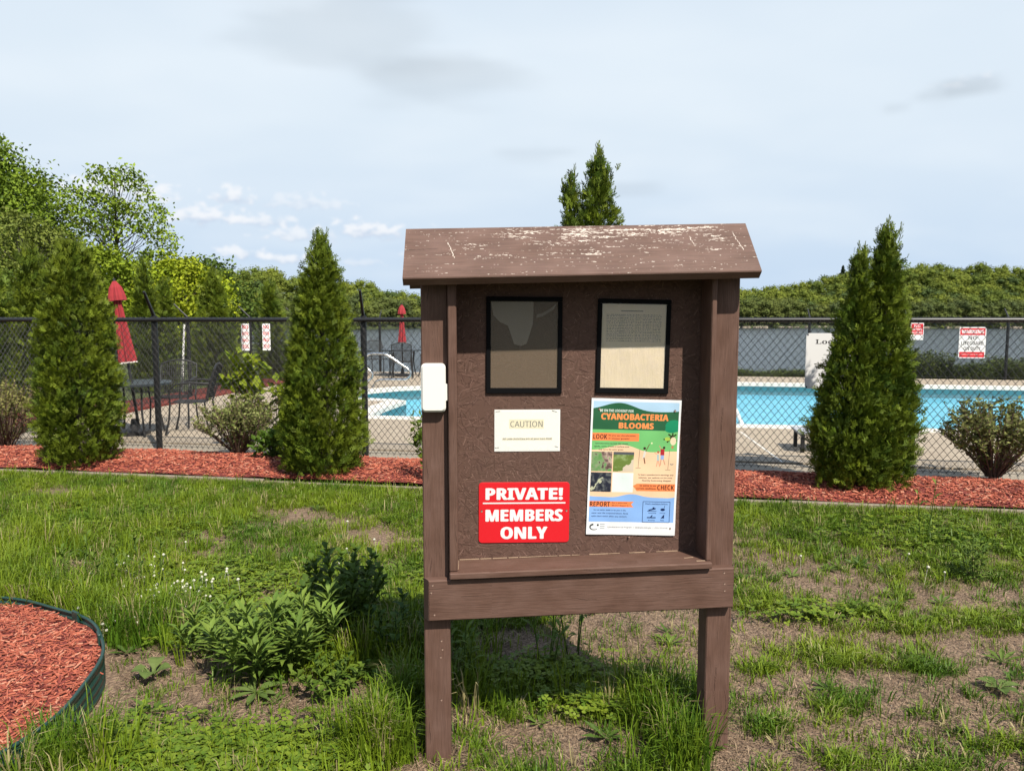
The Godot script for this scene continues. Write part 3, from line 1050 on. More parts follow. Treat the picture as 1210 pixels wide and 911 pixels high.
func make_pool() -> void:
	var out := pool_outline()
	var grown: PackedVector2Array = Geometry2D.offset_polygon(out, 0.34, Geometry2D.JOIN_ROUND)[0]
	# deck: a slab with the pool cut out of it
	var outer := PackedVector2Array([yard(-6.7, 0.62), yard(16.0, 0.62), yard(16.0, 12.6), yard(-7.0, 12.6)])
	var b := MB.new()
	ring_plate(b, outer, grown, 0.0)
	b.walls(outer, 0.0, -0.4)
	struct("pool_deck", b, M.deck)
	b = MB.new()
	b.plate(PackedVector2Array([yard(-9.0, -0.06), yard(16.0, -0.06), yard(16.0, 0.60), yard(-9.0, 0.60)]), -0.015, 0.2)
	struct("concrete_apron", b, M.kerb_concrete)
	var p := thing("swimming_pool", "long blue swimming pool with white coping behind the chain link fence", "pool")
	b = MB.new()
	ring_plate(b, grown, out, 0.012)
	b.walls(grown, 0.012, -0.05)
	b.walls(out, 0.012, -0.06, -1.0)
	put("coping", b, M.coping, p)
	b = MB.new()
	b.walls(out, -0.06, -0.26, -1.0)
	put("tile_band", b, M.pool_tile, p)
	b = MB.new()
	b.plate(out, -0.36)
	b.walls(out, -0.26, -0.36, -1.0)
	put("basin", b, M.pool_shell, p)
	b = MB.new()
	b.plate(out, -0.14)
	put("water", b, M.pool_water, p)
	# lane stripes on the floor of the pool
	for s in [[2.6, 1.0], [6.6, 0.4], [10.0, 0.4]]:
		b = MB.new()
		var a := Vector2(s[0], -10.75 + SLOPE * s[0])
		var e := Vector2(s[0] + s[1], -16.9 + SLOPE * s[0])
		b.plate(PackedVector2Array([a, a + Vector2(0.13, 0.02), e + Vector2(0.13, 0.02), e]), -0.352)
		put("lane_stripe", b, M.pool_tile, p)
	# rope of white floats that closes the shallow end
	b = MB.new()
	for k in 26:
		var f := Vector3(3.35, -0.13, -10.55).lerp(Vector3(4.6, -0.13, -15.6), k / 25.0)
		b.box(f, Vector3(0.06, 0.05, 0.09), 0.02)
	b.tube([Vector3(3.35, -0.12, -10.5), Vector3(4.6, -0.12, -15.7)], [0.01], 4)
	tag(put("float_rope", b, M.white_paint), "rope of small white floats lying across the blue pool water", "rope")
	# pale joint across the deck
	b = MB.new()
	b.plate(PackedVector2Array([Vector2(3.02, -9.75), Vector2(3.045, -9.745), Vector2(2.845, -7.655), Vector2(2.82, -7.66)]), 0.004)
	struct("deck_joint", b, M.coping)
	for k in 7:
		b = MB.new()
		var p0 := yard(-5.0 + k * 2.9, 0.64)
		var p1 := yard(-5.0 + k * 2.9, 2.35)
		b.plate(PackedVector2Array([p0, p0 + Vector2(0.014, 0), p1 + Vector2(0.014, 0), p1]), 0.003)
		struct("deck_joint", b, M.kerb_concrete)
	# bed of red mulch along the left side of the deck
	b = MB.new()
	b.plate(PackedVector2Array([Vector2(-7.4, -9.6), Vector2(-6.35, -11.4), Vector2(-5.8, -13.6), Vector2(-5.35, -16.9), Vector2(-4.9, -20.5), Vector2(-5.6, -20.5), Vector2(-6.4, -16.9), Vector2(-6.9, -13.4), Vector2(-8.2, -10.4)]), 0.03, 0.4)
	struct("side_mulch_bed", b, M.mulch_base)


# a flat ring between an outer and an inner outline
func ring_plate(b: MB, outer: PackedVector2Array, inner: PackedVector2Array, y: float) -> void:
	var o := outer.duplicate()
	var i := inner.duplicate()
	if Geometry2D.is_polygon_clockwise(o):
		o.reverse()
	if not Geometry2D.is_polygon_clockwise(i):
		i.reverse()
	# cut the ring open at the nearest pair of corners
	var best := 1e9
	var bo := 0
	var bi := 0
	for m in o.size():
		for k in i.size():
			var d := o[m].distance_to(i[k])
			if d < best:
				best = d
				bo = m
				bi = k
	var poly := PackedVector2Array()
	for m in o.size() + 1:
		poly.append(o[(bo + m) % o.size()] + (Vector2(1e-4, 0) if m == o.size() else Vector2.ZERO))
	for k in i.size() + 1:
		poly.append(i[(bi + k) % i.size()] + (Vector2(1e-4, 1e-4) if k == 0 else Vector2.ZERO))
	b.plate(poly, y)


# chain link fence between two points, with posts at the given distances
func fence(a: Vector2, e: Vector2, posts: Array, label: String, wire: float, arm := Vector3.ZERO, low := 0.04) -> Node3D:
	var f := thing("chain_link_fence", label, "fence")
	var along := (e - a).normalized()
	var length := a.distance_to(e)
	var A := Vector3(a.x, 0, a.y)
	var D := Vector3(along.x, 0, along.y)
	var N := Vector3(-along.y, 0, along.x)
	var top := 1.485
	var b := MB.new()
	b.tube([A + Vector3.UP * top, A + D * length + Vector3.UP * top], [0.024], 8)
	put("top_rail", b, M.black_vinyl, f)
	b = MB.new()
	b.tube([A + Vector3.UP * (low + 0.02), A + D * length + Vector3.UP * (low + 0.02)], [wire * 0.8], 4)
	put("tension_wire", b, M.black_vinyl, f)
	# woven fabric: two families of slanting wires
	b = MB.new()
	var h := top + 0.03 - low
	var lean := h * 0.80
	for side in 2:
		var s := -lean
		while s < length:
			var s0 := s
			var s1 := s + lean
			var y0 := low
			var y1 := low + h
			if s0 < 0.0:
				y0 += h * (-s0 / lean)
				s0 = 0.0
			if s1 > length:
				y1 -= h * ((s1 - length) / lean)
				s1 = length
			if s1 > s0 + 0.02:
				var o := N * (wire * 0.6) * (1.0 if side == 0 else -1.0)
				var p0 := A + D * (s0 if side == 0 else length - s0) + Vector3.UP * y0 + o
				var p1 := A + D * (s1 if side == 0 else length - s1) + Vector3.UP * y1 + o
				b.tube([p0, p1], [wire], 3, false)
			s += 0.068
	# the knuckled top edge stands a little above the rail
	var k := 0.0
	while k < length:
		b.tube([A + D * k + Vector3.UP * (top - 0.01) + N * 0.026, A + D * (k + 0.017) + Vector3.UP * (top + 0.035), A + D * (k + 0.034) + Vector3.UP * (top - 0.01) + N * 0.026], [wire * 1.1], 3, false)
		k += 0.068
	var fab := put("wire_fabric", b, M.black_vinyl, f)
	fab.set_meta("kind", "stuff")
	for s in posts:
		b = MB.new()
		var p: Vector3 = A + D * s - N * 0.05
		b.tube([p + Vector3.DOWN * 0.2, p + Vector3.UP * 1.50], [0.034], 10)
		b.tube([p + Vector3.UP * 1.50, p + Vector3.UP * 1.53], [0.040, 0.030], 10)
		var po := put("post", b, M.black_vinyl, f)
		if arm != Vector3.ZERO:
			b = MB.new()
			b.tube([p + Vector3.UP * 1.52, p + Vector3.UP * 1.52 + arm], [0.020, 0.014], 6)
			put("extension_arm", b, M.black_vinyl, po)
	return f


func make_fences() -> void:
	var near_posts := []
	for k in 8:
		near_posts.append(0.026 + 2.48 * k)
	fence(yard(-9.1, 0.07), yard(11.0, 0.07), near_posts, "near black chain link fence behind the red mulch bed", 0.0027, Vector3(0.02, 0.27, 0.25))
	var far := []
	for k in 9:
		far.append(1.25 + 2.29 * k)
	fence(yard(-7.25, 12.45), yard(15.0, 12.45), far, "far black chain link fence between the pool and the lake", 0.0031, Vector3(0.02, 0.22, -0.2))
	fence(Vector2(-6.75, -9.4), Vector2(-4.95, -21.2), [0.3, 2.5, 4.65, 7.0, 9.3, 11.6], "side black chain link fence at the left end of the pool deck", 0.0031, Vector3(-0.24, 0.25, 0.02))


# ---------------------------------------------------------------- red mulch bed and its edging
func chip_mesh(l: float, w: float, h: float) -> MB:
	var b := MB.new()
	b.box(Vector3.ZERO, Vector3(l, h, w), h * 0.3)
	return b


func make_bed() -> void:
	var b := MB.new()
	var ys := []
	# slightly crowned strip between the lawn edge and the fence
	var rows := 7
	for i in 96:
		for j in rows:
			var p := []
			for k in [[0, 0], [1, 0], [1, 1], [0, 1]]:
				var s: float = -9.0 + (i + k[0]) * 0.2
				var t: float = -1.16 + (j + k[1]) * (1.10 / rows)
				var q := yard(s, t)
				p.append(Vector3(q.x, bed_y(s, t), q.y))
			b.quad(p[0], p[1], p[2], p[3], Vector3.UP)
	struct("mulch_bed", b, M.mulch_base)
	var m := MB.new()
	m.box(Vector3.ZERO, Vector3(1, 0.16, 0.24), 0.03)
	var places := []
	var tints := []
	for k in 38000:
		var s := rng.randf_range(-8.5, 9.5)
		var t := rng.randf_range(-1.15, -0.03)
		var q := yard(s, t)
		var l := rng.randf_range(0.014, 0.050)
		places.append(Transform3D((Basis(Vector3.UP, rng.randf() * TAU) * Basis(Vector3.RIGHT, rng.randfn() * 0.5) * Basis(Vector3.BACK, rng.randfn() * 0.28)).scaled_local(Vector3(l, rng.randf_range(0.02, 0.05), rng.randf_range(0.025, 0.055))), Vector3(q.x, bed_y(s, t) + rng.randf_range(0.0, 0.012), q.y)))
		tints.append(mulch_tint())
	var o := scatter("mulch_chips", m.mesh(), M.chip, places, tints, self, "red shredded wood mulch covering the bed in front of the fence", "mulch")
	# low timber edging along the lawn
	var e := thing("bed_edging", "low weathered edging boards between the lawn and the red mulch", "edging")
	for k in 8:
		b = MB.new()
		var s0 := -9.0 + k * 2.3
		var p0 := yard(s0, -1.19)
		var p1 := yard(s0 + 2.28, -1.19)
		var mid := (p0 + p1) * 0.5
		b.off = Vector2(k * 0.3, k * 0.7)
		b.box(Vector3(mid.x, -0.036 + 0.007 * (k % 3), mid.y), Vector3(p0.distance_to(p1), 0.09, 0.045), 0.006, Basis(Vector3.UP, -atan(SLOPE) + 0.002 * ((k % 3) - 1)))
		put("edging_board", b, M.timber, e)


func bed_y(s: float, t: float) -> float:
	return 0.03 + 0.05 * sin(clampf((t + 1.16) / 1.1, 0.0, 1.0) * PI) + 0.02 * bumps.get_noise_2d(s * 2.0, t * 2.0)


func mulch_tint() -> Color:
	var t := rng.randf()
	var c := Color(0.31, 0.066, 0.036).lerp(Color(0.48, 0.130, 0.070), t)
	if rng.randf() < 0.12:
		c = Color(0.56, 0.25, 0.16)
	if rng.randf() < 0.16:
		c = Color(0.16, 0.022, 0.016)
	return c


# ---------------------------------------------------------------- the notice board
func kiosk_xf() -> Transform3D:
	return Transform3D(Basis(Vector3.UP, deg_to_rad(3.2756)), Vector3(0.2285, 0, -2.4291))


func rack() -> Transform3D:
	return Transform3D(Basis(Vector3(1, RACK, 0), Vector3.UP, Vector3.BACK), Vector3.ZERO)


func bx(x0: float, x1: float, y0: float, y1: float, z0: float, z1: float, bev := 0.003) -> MB:
	var b := MB.new()
	b.off = Vector2(rng.randf(), rng.randf())
	b.box(Vector3((x0 + x1) / 2, (y0 + y1) / 2, (z0 + z1) / 2), Vector3(x1 - x0, y1 - y0, z1 - z0), bev)
	return b


func make_kiosk() -> void:
	var k := thing("notice_board", "brown painted wooden notice board with a small gable roof on two posts", "notice board")
	k.transform = kiosk_xf()
	var r := rack()
	put("post", bx(-0.5234, -0.4365, -0.3, 1.695, -0.089, 0.0, 0.004), M.wood, k, false, r)
	put("post", bx(0.4365, 0.5234, -0.3, 1.695, -0.089, 0.0, 0.004), M.wood, k, false, r)
	put("side_panel", bx(-0.4362, -0.4085, 0.6826, 1.668, -0.083, 0.034), M.wood, k, false, r)
	put("side_panel", bx(0.4190, 0.4362, 0.6826, 1.668, -0.083, 0.034), M.wood, k, false, r)
	var sill := put("sill", bx(-0.4362, 0.4362, 0.6604, 0.6822, -0.083, 0.0524, 0.0035), M.wood, k, false, r)
	# back board of painted waferboard
	put("back_board", bx(-0.4360, 0.4360, 0.640, 1.705, -0.096, -0.0842, 0.001), M.strand, k, false, r)
	# the beam, its left end sawn a little askew
	var b := MB.new()
	b.off = Vector2(0.3, 0.61)
	var bl := [Vector3(-0.5225, 0.5172, 0.0005), Vector3(-0.5070, 0.5172, 0.033)]
	var xr := 0.5170
	var lo := 0.5172
	var hi := 0.6555
	var c := 0.004
	var fl := -0.5070
	# front, top, bottom, ends with a chamfer round the front
	b.quad(Vector3(fl + c, lo + c, 0.034), Vector3(xr - c, lo + c, 0.034), Vector3(xr - c, hi - c, 0.034), Vector3(fl + c, hi - c, 0.034), Vector3.BACK, Vector2(fl, lo), Vector2(xr, lo), Vector2(xr, hi), Vector2(fl, hi))
	b.quad(Vector3(fl + c, hi - c, 0.034), Vector3(xr - c, hi - c, 0.034), Vector3(xr, hi, 0.030), Vector3(fl, hi, 0.030), Vector3(0, 1, 1), Vector2(fl, hi), Vector2(xr, hi), Vector2(xr, hi + c), Vector2(fl, hi + c))
	b.quad(Vector3(fl + c, lo + c, 0.034), Vector3(xr - c, lo + c, 0.034), Vector3(xr, lo, 0.030), Vector3(fl, lo, 0.030), Vector3(0, -1, 1), Vector2(fl, lo), Vector2(xr, lo), Vector2(xr, lo + c), Vector2(fl, lo + c))
	b.quad(Vector3(fl, hi, 0.030), Vector3(xr, hi, 0.030), Vector3(xr, hi, 0.0004), Vector3(bl[0].x, hi, 0.0004), Vector3.UP, Vector2(fl, 0), Vector2(xr, 0), Vector2(xr, 0.03), Vector2(fl, 0.03))
	b.quad(Vector3(fl, lo, 0.030), Vector3(xr, lo, 0.030), Vector3(xr, lo, 0.0004), Vector3(bl[0].x, lo, 0.0004), Vector3.DOWN, Vector2(fl, 0.1), Vector2(xr, 0.1), Vector2(xr, 0.13), Vector2(fl, 0.13))
	b.quad(Vector3(fl, lo, 0.030), Vector3(fl, hi, 0.030), Vector3(bl[0].x, hi, 0.0004), Vector3(bl[0].x, lo, 0.0004), Vector3.LEFT, Vector2(0, 0), Vector2(0.14, 0), Vector2(0.14, 0.03), Vector2(0, 0.03))
	b.quad(Vector3(fl + c, lo + c, 0.034), Vector3(fl + c, hi - c, 0.034), Vector3(fl, hi, 0.030), Vector3(fl, lo, 0.030), Vector3(-1, 0, 1))
	b.quad(Vector3(xr - c, lo + c, 0.034), Vector3(xr - c, hi - c, 0.034), Vector3(xr, hi, 0.030), Vector3(xr, lo, 0.030), Vector3(1, 0, 1))
	b.quad(Vector3(xr, lo, 0.030), Vector3(xr, hi, 0.030), Vector3(xr, hi, 0.0004), Vector3(xr, lo, 0.0004), Vector3.RIGHT, Vector2(0, 0), Vector2(0.14, 0), Vector2(0.14, 0.03), Vector2(0, 0.03))
	b.quad(Vector3(bl[0].x, lo, 0.0004), Vector3(xr, lo, 0.0004), Vector3(xr, hi, 0.0004), Vector3(bl[0].x, hi, 0.0004), Vector3.FORWARD)
	put("beam", b, M.wood, k, false, r)
	# rail under the box at the back
	put("back_rail", bx(-0.4363, 0.4363, 0.56, 0.638, -0.088, -0.052), M.wood, k, false, r)
	# roof: two boards that meet at the ridge
	var ridge := Vector2(-0.0553, 1.8029)
	var eave := Vector2(0.1, 1.6358)
	var d := (ridge - eave).normalized()
	var nrm := Vector2(-d.y, d.x)
	if nrm.y < 0:
		nrm = -nrm
	var t := 0.034
	var rb := ridge - Vector2(0, t / absf(nrm.y))
	var e := 0.003
	var sec := PackedVector2Array([eave + d * e, ridge + Vector2(0.0006, 0), rb + Vector2(0.0006, 0), eave - nrm * t + d * e, eave - nrm * (t - e), eave - nrm * e])
	b = MB.new()
	b.off = Vector2(0.5715, 0.0)
	b.prism(sec, -0.5715, 0.5547)
	put("roof_board", b, M.roof, k, false, r)
	var back := PackedVector2Array()
	for p in sec:
		back.append(Vector2(2.0 * ridge.x - p.x, p.y))
	b = MB.new()
	b.off = Vector2(0.9, 0.0)
	b.prism(back, -0.5715, 0.5547)
	put("roof_board", b, M.roof, k, false, r)
	# screw and nail heads
	for q in [[-0.492, 0.640, 0.0345], [-0.487, 0.540, 0.0345], [-0.497, 0.615, 0.0345], [0.482, 0.640, 0.0345], [0.484, 0.602, 0.0345], [0.485, 0.578, 0.0345], [-0.466, 0.435, 0.0005], [-0.463, 0.405, 0.0005], [-0.469, 0.378, 0.0005], [-0.468, 0.228, 0.0005]]:
		b = MB.new()
		b.lathe([Vector2(0.0, 0.0016), Vector2(0.0026, 0.0012), Vector2(0.0038, 0.0)], 8)
		put("nail_head", b, M.screw, k, false, r * Transform3D(Basis(Vector3.RIGHT, PI / 2), Vector3(q[0], q[1], q[2] - 0.0002)))
	# pale line of bare wood where the sill meets the back board, in broken bits
	b = MB.new()
	var x := -0.405
	while x < 0.36:
		var l := rng.randf_range(0.006, 0.05)
		if rng.randf() < (0.97 if x < 0.0 else 0.6):
			b.box(Vector3(x + l / 2, 0.6834, -0.0826), Vector3(l, rng.randf_range(0.0012, 0.0036), 0.0026), 0.0005)
		x += l * rng.randf_range(0.9, 1.15)
	b.box(Vector3(0.402, 0.6834, 0.031), Vector3(0.03, 0.002, 0.005), 0.0008)
	b.box(Vector3(0.372, 0.6834, -0.006), Vector3(0.034, 0.0018, 0.003), 0.0008, Basis(Vector3.UP, 0.15))
	b.box(Vector3(-0.4078, 0.6834, -0.03), Vector3(0.002, 0.002, 0.09), 0.0006)
	var we := put("worn_edge", b, M.bare_wood, sill, false, r)
	we.set_meta("kind", "stuff")


# a rounded panel in the x, y plane centred on the origin, its back on z = 0
func rounded(b: MB, w: float, h: float, r: float, thick: float, bev: float) -> void:
	var outline := func(inset: float) -> Array:
		var pts := []
		for q in 4:
			var cx := (w / 2 - r) * (1 if q == 0 or q == 3 else -1)
			var cy := (h / 2 - r) * (1 if q < 2 else -1)
			for s in 6:
				var a: float = q * PI / 2 + s * PI / 10
				pts.append(Vector2(cx + cos(a) * (r - inset), cy + sin(a) * (r - inset)))
		return pts
	var A: Array = outline.call(0.0)
	var B: Array = outline.call(bev)
	var nn := A.size()
	for i in nn:
		var j := (i + 1) % nn
		var o := Vector3(A[i].x + A[j].x, A[i].y + A[j].y, 0)
		b.quad(Vector3(A[i].x, A[i].y, 0), Vector3(A[j].x, A[j].y, 0), Vector3(A[j].x, A[j].y, thick - bev), Vector3(A[i].x, A[i].y, thick - bev), o)
		b.quad(Vector3(A[i].x, A[i].y, thick - bev), Vector3(A[j].x, A[j].y, thick - bev), Vector3(B[j].x, B[j].y, thick), Vector3(B[i].x, B[i].y, thick), o + Vector3.BACK * w)
		b.tri(Vector3(0, 0, thick), Vector3(B[i].x, B[i].y, thick), Vector3(B[j].x, B[j].y, thick), Vector3.BACK)
		b.tri(Vector3(0, 0, 0), Vector3(A[i].x, A[i].y, 0), Vector3(A[j].x, A[j].y, 0), Vector3.FORWARD)


# something fixed on the back board: centre in board measures, tilt in degrees
func on_board(called: String, label: String, category: String, x: float, y: float, tilt: float, z := -0.0836) -> Node3D:
	var o := thing(called, label, category)
	var loc := Transform3D(Basis(Vector3.BACK, deg_to_rad(tilt)), Vector3(x, y + RACK * x, z))
	o.transform = kiosk_xf() * loc
	return o


func make_notices() -> void:
	# red sign
	var s := on_board("members_sign", "red sign with white capitals reading PRIVATE! MEMBERS ONLY", "sign", -0.1824, 0.8408, -0.4)
	var b := MB.new()
	rounded(b, 0.312, 0.211, 0.012, 0.003, 0.0008)
	put("panel", b, M.sign_red, s)
	b = MB.new()
	letter_mesh(b, "PRIVATE!", Vector3(-0.131, 0.045, 0.0031), Vector2(0.262, 0.041), true, false, 0.9)
	letter_mesh(b, "MEMBERS", Vector3(-0.131, -0.030, 0.0031), Vector2(0.262, 0.041), true, false, 0.9)
	letter_mesh(b, "ONLY", Vector3(-0.079, -0.091, 0.0031), Vector2(0.158, 0.041), true, false, 0.9)
	b.box(Vector3(0, 0.0335, 0.0034), Vector3(0.284, 0.0045, 0.0006), 0.0)
	put("lettering", b, M.sign_white, s)
	for q in [-0.146, 0.146]:
		b = MB.new()
		b.lathe([Vector2(0.0, 0.002), Vector2(0.003, 0.0016), Vector2(0.0042, 0.0)], 10)
		put("screw", b, M.screw, s, false, Transform3D(Basis(Vector3.RIGHT, PI / 2), Vector3(q, 0.006, 0.003)))
	# caution notice in a clear sleeve
	s = on_board("caution_notice", "small white CAUTION notice in a clear sleeve above the red sign", "notice", -0.1719, 1.1243, -0.2)
	b = MB.new()
	b.box(Vector3(0, 0, 0.0009), Vector3(0.224, 0.143, 0.0012), 0.0004)
	put("sheet", b, M.paper, s)
	b = MB.new()
	b.box(Vector3(-0.003, 0.0225, 0.00165), Vector3(0.118, 0.032, 0.0002), 0.0)
	b.box(Vector3(0.0, -0.029, 0.00165), Vector3(0.170, 0.0075, 0.0002), 0.0)
	put("highlight", b, mat(Color(0.74, 0.68, 0.46), 0.7), s)
	b = MB.new()
	letter_mesh(b, "CAUTION", Vector3(-0.058, 0.012, 0.0018), Vector2(0.110, 0.0205), false, false, 0.0, 0.0003)
	letter_mesh(b, "All Lake Activities are at your own Risk!", Vector3(-0.084, -0.0325, 0.0018), Vector2(0.168, 0.0078), true, false, 0.0, 0.0003)
	put("lettering", b, M.ink, s)
	for q in [[-0.100, 0.066, 0.016, 0.0012], [0.092, 0.066, 0.018, 0.0012], [-0.103, -0.058, 0.014, 0.0012], [0.100, -0.056, 0.012, 0.0012]]:
		b = MB.new()
		b.box(Vector3(q[0], q[1], 0.0019), Vector3(q[2], q[3] * 2.0, 0.0012), 0.0003, Basis(Vector3.BACK, 0.08 if q[0] < 0 else -0.3))
		put("staple", b, M.steel, s)
	b = MB.new()
	b.box(Vector3(0, 0.0, 0.0030), Vector3(0.216, 0.134, 0.0003), 0.0)
	put("sleeve", b, M.clear_pane, s)
	# two black document frames
	for side in 2:
		var left := side == 0
		s = on_board("document_frame", "empty black frame with a hazy pane and a torn paper scrap" if left else "black frame holding a faded printed table on cream paper", "frame", -0.1830 if left else 0.1880, 1.4140 if left else 1.4005, -0.3 if left else -1.0)
		var w := 0.2560 if left else 0.2500
		var h := 0.3240 if left else 0.3190
		var fr := 0.0150
		for q in [[0, h / 2 - fr / 2, w, fr], [0, -h / 2 + fr * 0.62, w, fr * 1.24], [-w / 2 + fr / 2, 0.001, fr, h - 2.24 * fr - 0.0006], [w / 2 - fr / 2, 0.001, fr, h - 2.24 * fr - 0.0006]]:
			b = MB.new()
			b.box(Vector3(q[0], q[1], 0.004), Vector3(q[2], q[3], 0.008), 0.0012)
			put("border", b, M.frame_black, s)
		if left:
			b = MB.new()
			# scrap of torn paper stuck behind the pane
			var pts := PackedVector2Array([Vector2(-0.112, 0.146), Vector2(0.030, 0.146), Vector2(0.031, 0.118), Vector2(0.028, 0.070), Vector2(0.016, 0.030), Vector2(0.008, 0.006), Vector2(-0.010, -0.002), Vector2(-0.034, 0.004), Vector2(-0.042, 0.028), Vector2(-0.056, 0.066), Vector2(-0.082, 0.078), Vector2(-0.104, 0.100)])
			flat_sheet(b, pts, 0.0014)
			put("paper_scrap", b, mat(Color(0.78, 0.73, 0.64), 0.8), s)
			b = MB.new()
			flat_sheet(b, PackedVector2Array([Vector2(0.040, 0.092), Vector2(0.062, 0.098), Vector2(0.100, 0.122), Vector2(0.108, 0.140), Vector2(0.090, 0.126), Vector2(0.060, 0.108), Vector2(0.042, 0.104)]), 0.0014)
			put("tape_strip", b, mat(Color(0.5, 0.48, 0.44), 0.8), s)
			b = MB.new()
			b.box(Vector3(0, 0, 0.0036), Vector3(w - 2 * fr + 0.004, h - 2 * fr + 0.002, 0.0006), 0.0)
			put("pane", b, M.haze_pane, s)
		else:
			b = MB.new()
			wavy_sheet(b, w - 2 * fr + 0.002, h - 2.2 * fr, 0.0012, 0.0022)
			put("paper", b, table_mat(), s)
			b = MB.new()
			b.box(Vector3(0, 0, 0.0046), Vector3(w - 2 * fr + 0.004, h - 2 * fr + 0.002, 0.0004), 0.0)
			put("pane", b, M.clear_pane, s)
	# poster
	s = on_board("safety_poster", "colourful poster headed CYANOBACTERIA BLOOMS at the right of the board", "poster", 0.1952, 0.9845, -1.9)
	b = MB.new()
	wavy_sheet(b, 0.3110, 0.4735, 0.0030, 0.0030)
	put("print", b, poster_mat(), s)
	b = MB.new()
	b.box(Vector3(0, 0, 0.0005), Vector3(0.310, 0.4725, 0.0006), 0.0)
	put("backing_sheet", b, M.paper, s)
	for q in [[-0.128, 0.200], [0.134, 0.200], [0.138, -0.212], [-0.005, -0.243]]:
		b = MB.new()
		b.lathe([Vector2(0.0, 0.003), Vector2(0.003, 0.0022), Vector2(0.004, 0.0)], 8, Vector3(q[0], 0.0, -q[1]))
		put("pin", b, M.screw, s, false, Transform3D(Basis(Vector3.RIGHT, PI / 2), Vector3(0, 0, 0.0052)))
	# white plastic box on the left post
	s = thing("plastic_box", "white rounded plastic box fixed to the left post of the board", "box")
	s.transform = kiosk_xf() * Transform3D(Basis.IDENTITY, Vector3(-0.4835, 1.2892 - RACK * 0.4835, 0.0))
	b = MB.new()
	rounded(b, 0.0790, 0.1560, 0.014, 0.034, 0.006)
	put("cover", b, M.white_plastic, s)
	b = MB.new()
	rounded(b, 0.006, 0.055, 0.003, 0.022, 0.001)
	put("latch", b, M.white_plastic, s, false, Transform3D(Basis.IDENTITY, Vector3(0.0412, -0.015, 0.004)))


func flat_sheet(b: MB, pts: PackedVector2Array, z: float) -> void:
	var idx := Geometry2D.triangulate_polygon(pts)
	for i in range(0, idx.size(), 3):
		var p := []
		for j in 3:
			p.append(Vector3(pts[idx[i + j]].x, pts[idx[i + j]].y, z))
		b.tri(p[0], p[1], p[2], Vector3.BACK)


# paper that does not lie quite flat
func wavy_sheet(b: MB, w: float, h: float, z: float, swell: float) -> void:
	var f := noise(9.0, 2, 88)
	var nx := 18
	var ny := 26
	var at := func(i: int, j: int) -> Vector3:
		var x: float = (float(i) / nx - 0.5) * w
		var y: float = (float(j) / ny - 0.5) * h
		return Vector3(x, y, z + swell * (0.5 + f.get_noise_2d(x, y * 0.8)))
	for i in nx:
		for j in ny:
			var p := []
			var u := []
			var q := []
			for k in [[0, 0], [1, 0], [1, 1], [0, 1]]:
				var ii: int = i + k[0]
				var jj: int = j + k[1]
				p.append(at.call(ii, jj))
				u.append(Vector2(float(ii) / nx, 1.0 - float(jj) / ny))
				var dx: Vector3 = at.call(ii + 1, jj) - at.call(ii - 1, jj)
				var dy: Vector3 = at.call(ii, jj + 1) - at.call(ii, jj - 1)
				q.append(dx.cross(dy).normalized())
			b.smooth([p[0], p[1], p[2]], [q[0], q[1], q[2]], [u[0], u[1], u[2]])
			b.smooth([p[0], p[2], p[3]], [q[0], q[2], q[3]], [u[0], u[2], u[3]])


func table_mat() -> StandardMaterial3D:
	var w := 440
	var h := 572
	var im := Image.create(w, h, false, Image.FORMAT_RGB8)
	var f := noise(0.012, 4, 14)
	for y in h:
		for x in w:
			var t := 0.5 + 0.9 * f.get_noise_2d(x, y)
			im.set_pixel(x, y, Color(0.72, 0.58, 0.41).lerp(Color(0.72, 0.58, 0.37), clampf(t + (y - 280.0) / 700.0, 0.0, 1.0)).linear_to_srgb())
	var r := RandomNumberGenerator.new()
	r.seed = 9
	var grey := Color(0.22, 0.21, 0.19)
	im.fill_rect(Rect2i(130, 44, 150, 5), grey)
	var cols := [[38, 120], [126, 96], [232, 44], [282, 60], [352, 56]]
	for row in 17:
		var y := 70 + row * 11
		for c in cols:
			var x: int = c[0]
			while x < c[0] + c[1] - 8:
				var l := r.randi_range(4, 12)
				var g := r.randf_range(0.30, 0.48)
				im.fill_rect(Rect2i(x, y, l, 4), Color(g, g, g * 0.95))
				x += l + r.randi_range(3, 10)
		if row % 2 == 0:
			im.fill_rect(Rect2i(34, y + 7, 376, 1), Color(0.52, 0.5, 0.46))
	for c in cols:
		im.fill_rect(Rect2i(c[0] - 5, 66, 1, 186), Color(0.5, 0.48, 0.44))
	var m := StandardMaterial3D.new()
	m.albedo_texture = tex(im)
	m.albedo_color = Color(0.80, 0.80, 0.80)
	m.roughness = 0.75
	var hm := noise_image(256, 256, func(x: int, y: int) -> Color:
		var a := absf(f.get_noise_2d(x * 2.2, y * 0.5)) + 0.5 * absf(f.get_noise_2d(x * 3.0 + y * 1.5, y * 2.0))
		return Color(a, a, a))
	m.heightmap_enabled = true
	m.heightmap_texture = tex(hm)
	m.heightmap_scale = 0.14
	return m


